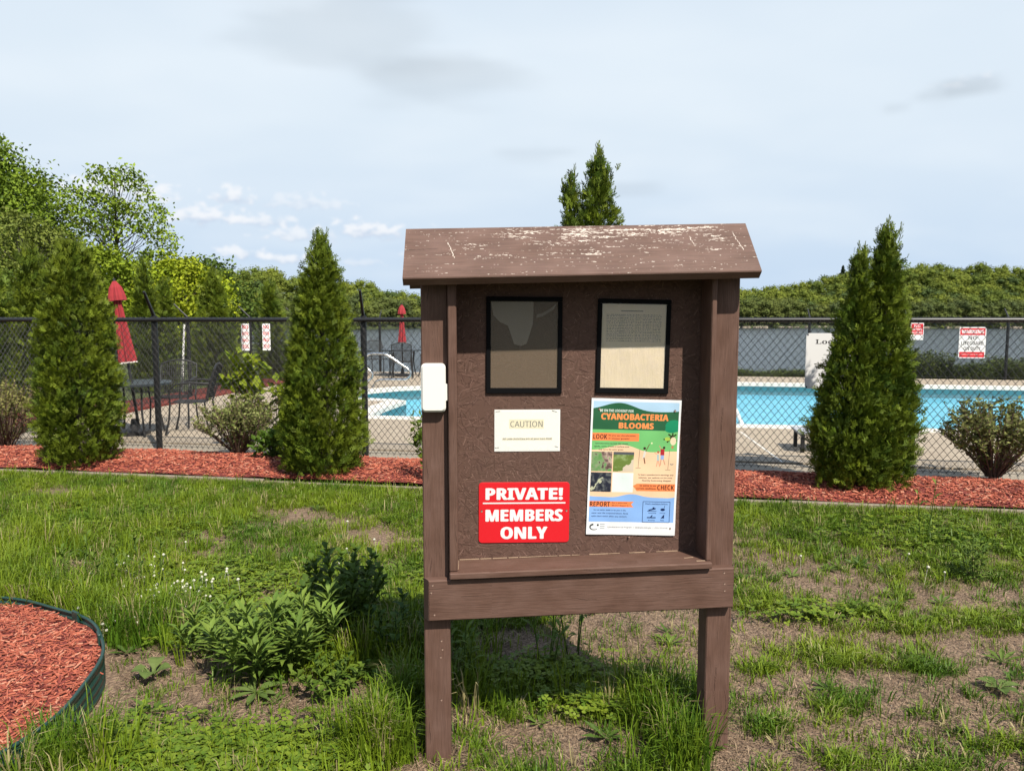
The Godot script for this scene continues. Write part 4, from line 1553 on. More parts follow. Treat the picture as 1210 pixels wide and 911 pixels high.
func poster_mat() -> StandardMaterial3D:
	var W := 1000.0
	var H := 1520.0
	var im := Image.create(1000, 1520, false, Image.FORMAT_RGB8)
	im.fill(Color8(238, 241, 245))
	var X0 := 0.022 * W
	var X1 := 0.978 * W
	var wave := func(y0: float, parts: Array, col: Color, y_end: float) -> void:
		for x in range(int(X0), int(X1)):
			var u := (x - X0) / (X1 - X0)
			var y := y0
			for p in parts:
				y += p[0] * sin(TAU * (u * p[1] + p[2]))
			im.fill_rect(Rect2i(x, int(y * H), 1, maxi(1, int((y_end - y) * H))), col)
	im.fill_rect(Rect2i(int(X0), int(0.020 * H), int(X1 - X0), int(0.89 * H)), Color8(178, 212, 240))
	wave.call(0.066, [[0.030, 0.95, -0.52], [0.006, 2.0, 0.1]], Color8(44, 98, 66), 0.91)
	im.fill_rect(Rect2i(int(X0), int(0.226 * H), int(X1 - X0), int(0.69 * H)), Color8(118, 193, 118))
	wave.call(0.365, [[0.022, 1.0, 0.42], [0.008, 2.0, 0.0]], Color8(245, 208, 172), 0.91)
	wave.call(0.712, [[0.012, 1.5, 0.0], [0.004, 3.0, 0.3]], Color8(140, 182, 240), 0.91)
	im.fill_rect(Rect2i(int(X0), int(0.905 * H), int(X1 - X0), int(0.07 * H)), Color8(238, 241, 245))
	# tree at the right
	disc(im, Vector2(0.93, 0.19) * Vector2(W, H), Vector2(0.10 * W, 0.045 * H), Color8(28, 140, 100))
	disc(im, Vector2(0.90, 0.215) * Vector2(W, H), Vector2(0.07 * W, 0.025 * H), Color8(28, 140, 100))
	for a in [[-0.10, 0.02], [-0.05, -0.02], [0.0, -0.03], [0.04, -0.02], [0.05, 0.03], [-0.06, 0.04]]:
		stroke(im, Vector2(0.92 * W, 0.27 * H), Vector2((0.92 + a[0]) * W, (0.27 + a[1]) * H), 16, Color8(50, 56, 30))
	disc(im, Vector2(0.865, 0.285) * Vector2(W, H), Vector2(32, 22), Color8(176, 206, 90))
	disc(im, Vector2(0.93, 0.30) * Vector2(W, H), Vector2(34, 46), Color8(238, 224, 190))
	disc(im, Vector2(0.925, 0.345) * Vector2(W, H), Vector2(14, 16), Color8(190, 130, 90))
	var px := func(s: String, x: float, y: float, w: float, h: float, col: Color, bold := true) -> void:
		print_text(im, s, Rect2(x * W, y * H, w * W, h * H), col, bold)
	var orange := Color8(250, 150, 88)
	var dark := Color8(44, 34, 36)
	px.call("BE ON THE LOOKOUT FOR", 0.10, 0.078, 0.37, 0.019, Color8(240, 244, 240))
	for o in [[-0.003, 0], [0.003, 0], [0, 0.0015], [0, -0.0015]]:
		px.call("CYANOBACTERIA", 0.115 + o[0], 0.108 + o[1], 0.745, 0.044, orange)
		px.call("BLOOMS", 0.315 + o[0], 0.173 + o[1], 0.385, 0.042, orange)
	# banners
	var banner := func(x0: float, x1: float, y0: float, y1: float, notch: float) -> void:
		var pts := PackedVector2Array([Vector2(x0, y0), Vector2(x1, y0), Vector2(x1 + notch, (y0 + y1) / 2), Vector2(x1, y1), Vector2(x0, y1)])
		for i in pts.size():
			pts[i] *= Vector2(W, H)
		fill_poly(im, pts, Color8(250, 140, 84))
	banner.call(0.022, 0.545, 0.250, 0.307, 0.0)
	px.call("LOOK", 0.035, 0.260, 0.155, 0.036, dark)
	px.call("Do you see discoloration", 0.205, 0.262, 0.30, 0.014, dark)
	px.call("or unusual growth?", 0.205, 0.284, 0.235, 0.014, dark)
	for r in [["Cyanobacteria can look like clouds,", 0.06, 0.322, 0.37], ["specks, swirls, streaks or surface scum", 0.05, 0.344, 0.39], ["that turns the water green.", 0.10, 0.366, 0.28]]:
		px.call(r[0], r[1], r[2], r[3], 0.0135, dark)
	# four picture squares: three photographs of water, one blank
	var f := noise(0.012, 5, 201)
	var photo := func(x: float, y: float, kind: int) -> void:
		for i in 232:
			for j in 218:
				var a := f.get_noise_2d(i + kind * 500.0, j)
				var c := Color8(96, 140, 70)
				if kind == 0:
					c = Color8(96, 150, 84).lerp(Color8(150, 160, 130), clampf(0.5 + a, 0, 1)) if i - j * 0.5 + a * 160.0 < 90.0 else Color8(196, 174, 160).lerp(Color8(90, 74, 70), clampf(0.4 + 1.6 * a, 0, 1))
				elif kind == 1:
					c = Color8(104, 126, 60).lerp(Color8(160, 180, 130), clampf(0.4 + a - j / 300.0, 0, 1)) if i * 0.8 + j + a * 60.0 < 270.0 and j > 30 else (Color8(210, 196, 176) if j > 40 else Color8(88, 92, 96))
				else:
					c = Color8(40, 44, 58).lerp(Color8(120, 124, 120), clampf(0.3 + 1.5 * a, 0, 1))
					if absf((i + j) - 200.0 + a * 60.0) < 16.0 and i < 140:
						c = Color8(196, 200, 170)
				im.set_pixel(int(x * W) + i, int(y * H) + j, c)
	photo.call(0.024, 0.388, 0)
	photo.call(0.268, 0.388, 1)
	photo.call(0.024, 0.540, 2)
	im.fill_rect(Rect2i(int(0.268 * W), int(0.540 * H), 232, 218), Color8(226, 238, 238))
	# people playing at a net on the sand
	var line := func(x0: float, y0: float, x1: float, y1: float, w: float, col: Color) -> void:
		stroke(im, Vector2(x0 * W, y0 * H), Vector2(x1 * W, y1 * H), w, col)
	var thin := Color8(120, 110, 96)
	line.call(0.560, 0.365, 0.550, 0.500, 5.0, thin)
	line.call(0.895, 0.365, 0.885, 0.510, 5.0, thin)
	line.call(0.520, 0.502, 0.580, 0.502, 5.0, thin)
	line.call(0.855, 0.512, 0.915, 0.512, 5.0, thin)
	for y in [0.395, 0.412, 0.428, 0.444]:
		line.call(0.560, y, 0.895, y + 0.004, 1.6, Color8(216, 180, 150))
	line.call(0.62, 0.375, 0.605, 0.43, 24.0, Color8(225, 222, 214))
	line.call(0.61, 0.425, 0.625, 0.47, 12.0, Color8(110, 66, 52))
	line.call(0.625, 0.38, 0.665, 0.325, 8.0, Color8(110, 66, 52))
	disc(im, Vector2(0.612, 0.357) * Vector2(W, H), Vector2(15, 15), Color8(60, 44, 40))
	disc(im, Vector2(0.69, 0.318) * Vector2(W, H), Vector2(9, 9), Color8(246, 240, 200))
	line.call(0.765, 0.40, 0.77, 0.45, 26.0, Color8(176, 196, 196))
	line.call(0.765, 0.445, 0.755, 0.49, 10.0, Color8(226, 160, 130))
	line.call(0.775, 0.445, 0.790, 0.49, 10.0, Color8(226, 160, 130))
	line.call(0.755, 0.40, 0.725, 0.385, 8.0, Color8(226, 160, 130))
	disc(im, Vector2(0.768, 0.383) * Vector2(W, H), Vector2(14, 14), Color8(176, 110, 84))
	line.call(0.815, 0.360, 0.815, 0.405, 44.0, Color8(176, 44, 52))
	line.call(0.815, 0.405, 0.815, 0.438, 38.0, Color8(150, 176, 226))
	line.call(0.803, 0.435, 0.797, 0.48, 10.0, Color8(206, 150, 124))
	line.call(0.828, 0.435, 0.850, 0.475, 10.0, Color8(206, 150, 124))
	line.call(0.800, 0.36, 0.775, 0.335, 8.0, Color8(206, 150, 124))
	disc(im, Vector2(0.832, 0.350) * Vector2(W, H), Vector2(14, 14), Color8(50, 36, 36))
	disc(im, Vector2(0.925, 0.468) * Vector2(W, H), Vector2(20, 12), Color8(120, 130, 130))
	disc(im, Vector2(0.925, 0.463) * Vector2(W, H), Vector2(18, 9), Color8(245, 208, 172))
	for r in [["To learn cyanobacteria warnings and", 0.55, 0.545, 0.40], ["updates, see updates on the state", 0.56, 0.566, 0.38], ["Healthy Swimming Mapper", 0.60, 0.587, 0.33]]:
		px.call(r[0], r[1], r[2], r[3], 0.0145, dark)
	fill_poly(im, PackedVector2Array([Vector2(0.50 * W, 0.634 * H), Vector2(0.545 * W, 0.617 * H), Vector2(X1, 0.617 * H), Vector2(X1, 0.672 * H), Vector2(0.545 * W, 0.672 * H)]), Color8(250, 140, 84))
	px.call("Go online to see", 0.575, 0.623, 0.185, 0.014, dark)
	px.call("current conditions.", 0.540, 0.645, 0.225, 0.014, dark)
	px.call("CHECK", 0.775, 0.624, 0.190, 0.038, dark)
	fill_poly(im, PackedVector2Array([Vector2(0.022, 0.752) * Vector2(W, H), Vector2(0.52, 0.752) * Vector2(W, H), Vector2(0.49, 0.773) * Vector2(W, H), Vector2(0.52, 0.794) * Vector2(W, H), Vector2(0.022, 0.794) * Vector2(W, H)]), Color8(250, 140, 84))
	px.call("REPORT", 0.030, 0.756, 0.225, 0.036, dark)
	px.call("Got a potential", 0.275, 0.757, 0.17, 0.013, dark)
	px.call("bloom? Report it.", 0.275, 0.777, 0.19, 0.013, dark)
	for r in [["Do not swim, wade or let pets in the", 0.075, 0.812, 0.36], ["water near the suspected bloom. Rinse", 0.05, 0.835, 0.41], ["with clean water after any contact.", 0.05, 0.858, 0.40]]:
		px.call(r[0], r[1], r[2], r[3], 0.0135, Color8(30, 44, 84))
	var navy := Color8(26, 46, 92)
	for q in [[0.625, 0.750, 0.930, 0.750], [0.625, 0.903, 0.930, 0.903], [0.625, 0.750, 0.625, 0.903], [0.930, 0.750, 0.930, 0.903]]:
		line.call(q[0], q[1], q[2], q[3], 6.0, navy)
	px.call("Check conditions before:", 0.65, 0.760, 0.255, 0.012, navy)
	disc(im, Vector2(0.745, 0.797) * Vector2(W, H), Vector2(12, 12), navy)
	line.call(0.69, 0.814, 0.77, 0.800, 14.0, navy)
	line.call(0.675, 0.820, 0.78, 0.820, 6.0, navy)
	disc(im, Vector2(0.85, 0.808) * Vector2(W, H), Vector2(26, 15), navy)
	line.call(0.865, 0.80, 0.872, 0.778, 5.0, navy)
	px.call("Swimming", 0.69, 0.829, 0.085, 0.010, navy)
	px.call("Fishing", 0.82, 0.829, 0.06, 0.010, navy)
	line.call(0.675, 0.868, 0.775, 0.868, 12.0, navy)
	line.call(0.715, 0.866, 0.735, 0.850, 12.0, navy)
	fill_poly(im, PackedVector2Array([Vector2(0.83, 0.873) * Vector2(W, H), Vector2(0.87, 0.843) * Vector2(W, H), Vector2(0.872, 0.873) * Vector2(W, H)]), navy)
	px.call("Boating", 0.69, 0.883, 0.075, 0.010, navy)
	px.call("Pets", 0.83, 0.883, 0.04, 0.010, navy)
	# footer: round emblem of a wave, then the contact line
	for k in 30:
		var a0 := PI * 0.55 + k * 0.13
		line.call(0.085 + 0.045 * cos(a0), 0.945 - 0.020 * sin(a0), 0.085 + 0.045 * cos(a0 + 0.13), 0.945 - 0.020 * sin(a0 + 0.13), 20.0 - k * 0.5, Color8(30, 40, 44))
	disc(im, Vector2(0.128, 0.930) * Vector2(W, H), Vector2(12, 12), Color8(30, 40, 44))
	for q in [0.925, 0.940, 0.955]:
		line.call(0.15, q, 0.205, q, 7.0, Color8(120, 130, 140))
	px.call("Cyanobacteria Lab Program  |  lab@lake.state.gov  |  (555) 555-0100", 0.235, 0.938, 0.68, 0.014, dark, false)
	var m := StandardMaterial3D.new()
	im.fill_rect(Rect2i(int(X1), 0, 1000 - int(X1), 1520), Color8(238, 241, 245))
	m.albedo_texture = tex(im)
	m.albedo_color = Color(0.82, 0.82, 0.82)
	m.roughness = 0.45
	m.metallic_specular = 0.3
	m.texture_repeat = false
	return m


# ---------------------------------------------------------------- evergreens
var sprays := []


# a flat fan of scale-leaved twigs, one unit long, in the x, y plane
func spray_mesh(n: int, seed_: int) -> MB:
	var r := RandomNumberGenerator.new()
	r.seed = seed_
	var b := MB.new()
	var dart := func(at: Vector2, dir: Vector2, l: float, w: float, z: float) -> void:
		var s := dir.orthogonal() * w
		var p0 := Vector3(at.x, at.y, z * 0.5)
		var m := at + dir * l * 0.45
		var e := at + dir * l
		var tip := Vector3(e.x, e.y, z)
		b.tri(p0, Vector3(m.x + s.x, m.y + s.y, z * 0.8 + 0.015), tip, Vector3.BACK)
		b.tri(p0, tip, Vector3(m.x - s.x, m.y - s.y, z * 0.8 - 0.015), Vector3.BACK)
	dart.call(Vector2(0, 0), Vector2(0, 1), 1.0, 0.055, 0.0)
	for k in n:
		var t := 0.12 + 0.75 * k / n
		var side := 1.0 if k % 2 == 0 else -1.0
		var a := side * deg_to_rad(r.randf_range(28, 50))
		var l := (0.55 - 0.33 * t) * r.randf_range(0.8, 1.25)
		var dir := Vector2(sin(a), cos(a))
		var at := Vector2(0, t)
		dart.call(at, dir, l, 0.05, r.randf_range(-0.10, 0.10))
		dart.call(at + dir * l * 0.45, dir.rotated(side * 0.55), l * 0.5, 0.04, r.randf_range(-0.1, 0.1))
	return b


# radius of an evergreen at share t of its height
func girth(t: float, blunt: float) -> float:
	if t < 0.22:
		return 0.80 + 0.20 * sin(t / 0.22 * PI / 2)
	return pow(maxf(0.0, 1.0 - (t - 0.22) / 0.78), blunt)


func evergreen(label: String, at: Vector3, stems: Array, clumps: int, size: float, warm := 0.5, group := "") -> Node3D:
	# stems: [dx, dz, height, radius, bluntness]
	var o := thing("arborvitae", label, "shrub" if stems[0][2] < 1.9 else "tree", at, 0.0, group)
	for s in stems:
		var b := MB.new()
		b.tube([Vector3(s[0], -0.05, s[1]), Vector3(s[0], s[2] * 0.5, s[1]), Vector3(s[0], s[2] * 0.93, s[1])], [0.045, 0.03, 0.008], 6)
		put("trunk", b, M.bark, o)
	var c := MB.new()
	var lump := noise(1.0, 3, int(at.x * 37.0) + 600)
	for s in stems:
		var h: float = s[2]
		var rad: float = s[3]
		var number := int(clumps * h * rad)
		for k in number:
			var t := rng.randf()
			while rng.randf() > girth(t, s[4]) + 0.12:
				t = rng.randf()
			var a := rng.randf() * TAU
			var R := rad * girth(t, s[4])
			R *= 0.95 + 0.24 * lump.get_noise_3d(cos(a) * 2.4, t * h * 3.0, sin(a) * 2.4) + 0.16 * lump.get_noise_3d(cos(a) * 6.0 + 5.0, t * h * 7.0, sin(a) * 6.0)
			R = maxf(R, 0.02)
			var out := Vector3(cos(a), 0, sin(a))
			var tone := rng.randf_range(0.70, 1.25)
			var hue := clampf(rng.randf() * 0.6 + warm * 0.6 + 0.6 * lump.get_noise_3d(cos(a) * 1.2 + 9.0, t * h * 1.6, sin(a) * 1.2), 0.0, 1.0)
			var col := Color(0.054, 0.100, 0.012).lerp(Color(0.160, 0.205, 0.016), hue) * tone
			col.a = 1.0
			var inner := rng.randf() < 0.16
			var heart := Vector3(s[0], t * (h - size * 1.1) + 0.03, s[1]) + out * maxf(R - size * 0.9, 0.0) * (0.6 if inner else 1.0)
			for q in 7:
				var d := (out * rng.randf_range(0.15, 0.9) + Vector3.UP * rng.randf_range(0.35, 1.0) + Vector3(rng.randfn(), rng.randfn() * 0.6, rng.randfn()) * 0.38).normalized()
				if t > 0.9:
					d = (d + Vector3.UP * 1.2).normalized()
				var l := size * rng.randf_range(0.65, 1.25)
				var base := heart + Vector3(rng.randfn(), rng.randfn(), rng.randfn()) * size * 0.42
				base.y = maxf(base.y, 0.02)
				var side := out.cross(Vector3.UP)
				var z := (side * rng.randf_range(-1.0, 1.0) + out * rng.randf_range(0.0, 0.9) + Vector3(rng.randfn(), rng.randfn(), rng.randfn()) * 0.3)
				z = (z - d * z.dot(d)).normalized()
				var x := d.cross(z)
				c.add(sprays[rng.randi() % sprays.size()], Transform3D(Basis(x * l * 1.15, d * l, z * l), base), col * rng.randf_range(0.85, 1.15))
		# thin leaders above the top
		for k in 16:
			var l := rng.randf_range(0.08, 0.17) * (h / 2.3)
			var d := Vector3(rng.randfn() * 0.12, 1.0, rng.randfn() * 0.12).normalized()
			var z := Vector3(rng.randfn(), 0.0, rng.randfn()).normalized()
			var x := d.cross(z).normalized()
			c.add(sprays[k % sprays.size()], Transform3D(Basis(x * l * 0.42, d * l, x.cross(d) * l), Vector3(s[0] + rng.randfn() * 0.032, h - l * rng.randf_range(0.1, 1.6), s[1] + rng.randfn() * 0.03)), Color(0.10, 0.13, 0.016))
	put("foliage", c, M.needle, o, true)
	return o


func make_evergreens() -> void:
	for k in 4:
		sprays.append(spray_mesh(5, 60 + k))
	evergreen("broad arborvitae with a blunt top in the mulch at the far left", Vector3(-4.31, 0.05, -7.35), [[0.0, 0.0, 2.18, 0.405, 0.30]], 1650, 0.080, 0.55)
	evergreen("conical arborvitae with a narrow pointed tip just left of the notice board", Vector3(-1.78, 0.05, -6.92), [[0.02, 0.0, 2.20, 0.39, 0.52], [-0.20, 0.05, 1.50, 0.18, 0.7]], 1700, 0.078, 0.5)
	evergreen("arborvitae with two tall tips in the mulch right of the board", Vector3(2.98, 0.05, -6.32), [[0.17, 0.0, 2.20, 0.33, 0.58], [-0.065, 0.04, 2.00, 0.36, 0.80]], 1650, 0.076, 0.35)
	evergreen("tallest arborvitae, its twin tips showing above the notice board roof", Vector3(0.66, 0.05, -6.55), [[0.08, 0.0, 2.83, 0.40, 0.50], [-0.15, 0.0, 2.66, 0.26, 0.58]], 1300, 0.080, 0.25)
	# beyond the side fence
	evergreen("arborvitae half hidden behind the broad one at the far left", Vector3(-7.55, 0, -11.7), [[0.0, 0.0, 2.62, 0.36, 0.55]], 420, 0.15, 0.5)
	evergreen("arborvitae with a twin top behind the left umbrella", Vector3(-7.35, 0, -15.2), [[-0.12, 0.0, 2.62, 0.36, 0.55], [0.32, 0.1, 2.25, 0.26, 0.6]], 380, 0.16, 0.45)
	evergreen("wide arborvitae beyond the side fence left of two narrow signs", Vector3(-6.75, 0, -16.9), [[0.0, 0.0, 2.60, 0.54, 0.58]], 340, 0.17, 0.45)
	evergreen("small pointed arborvitae right behind the two narrow fence signs", Vector3(-5.95, 0, -18.4), [[0.0, 0.0, 2.46, 0.42, 0.6]], 340, 0.17, 0.45)
	evergreen("dark arborvitae at the left edge of the view behind the fence", Vector3(-8.6, 0, -12.4), [[0.0, 0.0, 2.3, 0.5, 0.5]], 340, 0.16, 0.2)


# ---------------------------------------------------------------- broad-leaved trees
func leaf_shape() -> MB:
	var b := MB.new()
	b.quad(Vector3(0, 0, 0), Vector3(0.30, 0.5, 0.06), Vector3(0, 1, -0.05), Vector3(-0.30, 0.5, 0.06), Vector3.BACK)
	return b


func broadleaf(label: String, at: Vector3, h: float, wide: float, low: float, limbs: int, leaves: int, leaf: float, cluster: float, c0: Color, c1: Color, bark: Material, top_shape := 1.0) -> Node3D:
	var o := thing("deciduous_tree", label, "tree", at)
	var b := MB.new()
	var lean := Vector3(rng.randfn() * 0.03, 1, rng.randfn() * 0.03) * h
	var r0 := 0.017 * h
	b.tube([Vector3(0, -0.2, 0), lean * 0.3, lean * 0.6, lean * 0.95], [r0, r0 * 0.75, r0 * 0.45, r0 * 0.1], 7)
	put("trunk", b, bark, o)
	var br := MB.new()
	var cr := MB.new()
	var lf := leaf_shape()
	for k in limbs:
		var y := lerpf(low, 0.98, pow(rng.randf(), 0.85))
		var f := (y - low) / (1.0 - low)
		var reach := wide * pow(sin(clampf(f * 0.82 + 0.16, 0.0, 1.0) * PI), 0.75) * top_shape * sqrt(rng.randf_range(0.12, 1.0))
		var a := rng.randf() * TAU
		var e := Vector3(cos(a) * reach, y * h, sin(a) * reach) + lean * y - Vector3.UP * h * y
		var s := lean * maxf(y - 0.16 - rng.randf() * 0.1, 0.12)
		var mid := s.lerp(e, 0.55) + Vector3.DOWN * 0.04 * h * rng.randf()
		br.tube([s, mid, e], [r0 * 0.20, r0 * 0.11, r0 * 0.04], 3, false)
		var hue := rng.randf()
		var tone := rng.randf_range(0.75, 1.2)
		for q in leaves:
			var p := e + Vector3(rng.randfn(), rng.randfn() * 0.62, rng.randfn()) * cluster
			var z := Vector3(rng.randfn() * 0.7, rng.randfn() * 0.6 + 0.6, rng.randfn() * 0.7).normalized()
			var y2 := z.cross(Vector3(rng.randfn(), rng.randfn(), rng.randfn())).normalized()
			var l := leaf * rng.randf_range(0.7, 1.3)
			var col := c0.lerp(c1, clampf(hue * 0.6 + rng.randf() * 0.4, 0, 1)) * tone
			col.a = 1.0
			cr.add(lf, Transform3D(Basis(y2.cross(z) * l, y2 * l, z * l), p), col)
	put("limbs", br, bark, o)
	put("crown", cr, M.leaf, o, true)
	return o


func make_trees() -> void:
	var g0 := Color(0.068, 0.127, 0.015)
	var g1 := Color(0.159, 0.248, 0.024)
	broadleaf("tall dense leafy tree at the left edge, highest of the left group", Vector3(-22.8, 0, -31.0), 8.9, 4.5, 0.16, 420, 120, 0.17, 0.46, Color(0.083, 0.150, 0.015), Color(0.212, 0.300, 0.024), M.bark)
	broadleaf("dark green tree filling the left edge under the tallest crown", Vector3(-20.0, 0, -26.5), 5.6, 3.0, 0.10, 240, 100, 0.15, 0.38, Color(0.076, 0.135, 0.015), Color(0.167, 0.232, 0.024), M.bark)
	broadleaf("slender pale stemmed tree in front of the dense left crown", Vector3(-14.6, 0, -22.5), 4.6, 1.5, 0.12, 120, 60, 0.12, 0.28, Color(0.106, 0.143, 0.026), Color(0.197, 0.232, 0.040), M.pale_bark)
	broadleaf("open airy tree with sky showing between its leaf clusters", Vector3(-16.9, 0, -32.0), 7.9, 3.0, 0.26, 130, 46, 0.17, 0.23, Color(0.121, 0.202, 0.019), Color(0.272, 0.360, 0.029), M.bark)
	broadleaf("low bushy tree under the open airy tree", Vector3(-16.2, 0, -29.0), 4.1, 2.9, 0.08, 190, 100, 0.15, 0.34, Color(0.121, 0.195, 0.015), Color(0.272, 0.345, 0.021), M.bark)
	broadleaf("bright yellow green maple right of the left umbrella", Vector3(-12.5, 0, -28.5), 3.7, 1.9, 0.10, 120, 90, 0.15, 0.26, Color(0.212, 0.300, 0.015), Color(0.379, 0.420, 0.021), M.bark)
	broadleaf("dark round tree just beyond the bright maple", Vector3(-13.6, 0, -34.0), 4.0, 2.2, 0.08, 120, 70, 0.17, 0.34, Color(0.060, 0.105, 0.019), Color(0.121, 0.179, 0.026), M.bark)
	broadleaf("mid green hedge tree behind the side fence at the left edge", Vector3(-12.4, 0, -17.0), 2.6, 2.0, 0.05, 130, 80, 0.11, 0.24, Color(0.060, 0.105, 0.015), Color(0.136, 0.188, 0.021), M.bark)
	broadleaf("yellow green bushy tree left of the airy tree's trunk", Vector3(-18.4, 0, -27.5), 4.3, 2.2, 0.06, 150, 90, 0.14, 0.30, Color(0.136, 0.210, 0.015), Color(0.288, 0.360, 0.021), M.bark)


# ---------------------------------------------------------------- shrubs in the mulch
func twiggy(called: String, label: String, at: Vector3, h: float, wide: float, stems: int, leaves: int, leaf: float, c0: Color, c1: Color, start := 0.35, twig: Material = null) -> Node3D:
	var o := thing(called, label, "shrub", at)
	var b := MB.new()
	var c := MB.new()
	var lf := leaf_shape()
	for k in stems:
		var a := rng.randf() * TAU
		var reach := wide * sqrt(rng.randf_range(0.02, 1.0))
		var top := h * rng.randf_range(0.62, 1.0) * (1.0 - 0.28 * pow(reach / wide, 2.0))
		var s := Vector3(cos(a), 0, sin(a)) * wide * 0.12 * rng.randf()
		var e := Vector3(cos(a) * reach, top, sin(a) * reach)
		var mid := s.lerp(e, 0.5) + Vector3.UP * top * 0.10
		b.tube([s, mid, e], [0.006, 0.004, 0.0015], 3, false)
		var path := [s, mid, e]
		for q in 3:
			var t := rng.randf_range(0.45, 0.9)
			var p: Vector3 = mid.lerp(e, (t - 0.45) / 0.55)
			var e2 := p + Vector3(rng.randfn() * 0.5, rng.randf_range(0.3, 1.0), rng.randfn() * 0.5).normalized() * h * rng.randf_range(0.10, 0.22)
			b.tube([p, e2], [0.003, 0.001], 3, false)
			for m in leaves:
				var w: Vector3 = p.lerp(e2, rng.randf()) if rng.randf() < 0.6 else s.lerp(mid, rng.randf_range(start, 1.0)) if rng.randf() < 0.3 else mid.lerp(e, rng.randf())
				var y2 := Vector3(rng.randfn(), rng.randfn() * 0.7 + 0.5, rng.randfn()).normalized()
				var z := y2.cross(Vector3(rng.randfn(), rng.randfn(), rng.randfn())).normalized()
				var l := leaf * rng.randf_range(0.6, 1.3)
				var col := c0.lerp(c1, rng.randf()) * rng.randf_range(0.8, 1.2)
				col.a = 1.0
				c.add(lf, Transform3D(Basis(y2.cross(z) * l, y2 * l, z * l), w + y2 * 0.004), col)
	put("stems", b, twig if twig else M.twig, o)
	put("foliage", c, M.leaf, o, true)
	return o


func make_shrubs() -> void:
	var olive0 := Color(0.075, 0.085, 0.022)
	var olive1 := Color(0.16, 0.175, 0.05)
	twiggy("spirea_bush", "twiggy olive bush against the fence at the right edge", Vector3(4.42, 0.05, -6.72), 0.78, 0.50, 120, 15, 0.036, Color(0.12, 0.14, 0.035), Color(0.25, 0.26, 0.085))
	twiggy("spirea_bush", "twiggy rounded bush between the two left arborvitae trees", Vector3(-2.93, 0.05, -7.85), 0.72, 0.48, 110, 14, 0.032, Color(0.10, 0.145, 0.025), Color(0.29, 0.30, 0.11))
	twiggy("spirea_bush", "twiggy brownish olive bush by the fence at the left edge", Vector3(-5.75, 0.05, -8.35), 0.85, 0.62, 100, 11, 0.035, Color(0.11, 0.115, 0.03), Color(0.26, 0.25, 0.08))
	twiggy("leafy_bush", "yellow green bush tucked behind the broad left arborvitae", Vector3(-5.0, 0.05, -8.3), 0.80, 0.36, 36, 9, 0.055, Color(0.09, 0.13, 0.015), Color(0.16, 0.20, 0.02))
	twiggy("young_sapling", "bright green broad leaved sapling rising behind the twiggy rounded bush", Vector3(-3.1, 0.0, -8.5), 1.28, 0.26, 9, 7, 0.15, Color(0.17, 0.24, 0.014), Color(0.28, 0.34, 0.02), 0.5)
	twiggy("young_sapling", "yellow green sapling standing right of the twiggy rounded bush", Vector3(-2.62, 0.0, -8.25), 0.98, 0.20, 6, 5, 0.13, Color(0.17, 0.24, 0.014), Color(0.28, 0.34, 0.02), 0.5)
	twiggy("leafy_bush", "low bright green plant right at the foot of the twiggy rounded bush", Vector3(-2.47, 0.04, -7.62), 0.34, 0.24, 26, 6, 0.075, Color(0.06, 0.12, 0.014), Color(0.12, 0.19, 0.02), 0.1, M.stem)
	twiggy("leafy_bush", "green bush behind the notice board with one sprig showing", Vector3(-0.72, 0.04, -6.55), 0.74, 0.26, 12, 7, 0.06, Color(0.07, 0.12, 0.014), Color(0.14, 0.19, 0.02), 0.3, M.stem)
	# growth on the bank between the far fence and the lake
	var lf := leaf_shape()
	var reed := MB.new()
	for k in 30:
		var a := rng.randf() * TAU
		var s := Vector3(cos(a), 0, sin(a)) * 0.16 * rng.randf()
		var d := Vector3(rng.randfn() * 0.22, 1.0, rng.randfn() * 0.22).normalized()
		var side := d.cross(Vector3(rng.randfn(), 0, rng.randfn())).normalized() * 0.012
		var l := rng.randf_range(0.5, 1.0)
		reed.tri(s - side, s + side, s + d * l, Vector3.ZERO)
		for q in 5:
			var y2 := Vector3(rng.randfn(), rng.randfn() + 0.4, rng.randfn()).normalized()
			var z := y2.cross(Vector3(rng.randfn(), 1, rng.randfn())).normalized()
			reed.add(lf, Transform3D(Basis(y2.cross(z) * 0.07, y2 * 0.07, z * 0.07), s + d * l * rng.randf_range(0.3, 1.0)))
	var places := []
	var tints := []
	for k in 520:
		var s := rng.randf_range(-2.0, 15.5)
		var q := yard(s, rng.randf_range(12.65, 14.1))
		var tall := 0.34 + 0.30 * lawn_noise.get_noise_2d(s * 0.8, 3.0) + (0.42 if s > 8.2 and s < 9.0 else 0.0) + 0.32 * smoothstep(8.6, 11.0, s)
		if s < 7.4:
			tall *= 0.7
		places.append(Transform3D(Basis(Vector3.UP, rng.randf() * TAU).scaled(Vector3(1, maxf(tall, 0.12), 1) * rng.randf_range(0.75, 1.2)), Vector3(q.x, -0.1, q.y)))
		tints.append(Color(0.055, 0.085, 0.02).lerp(Color(0.13, 0.16, 0.045), rng.randf()))
	scatter("bank_undergrowth", reed.mesh(true), M.far_leaf, places, tints, self, "rough green undergrowth on the lake bank behind the far fence", "undergrowth")


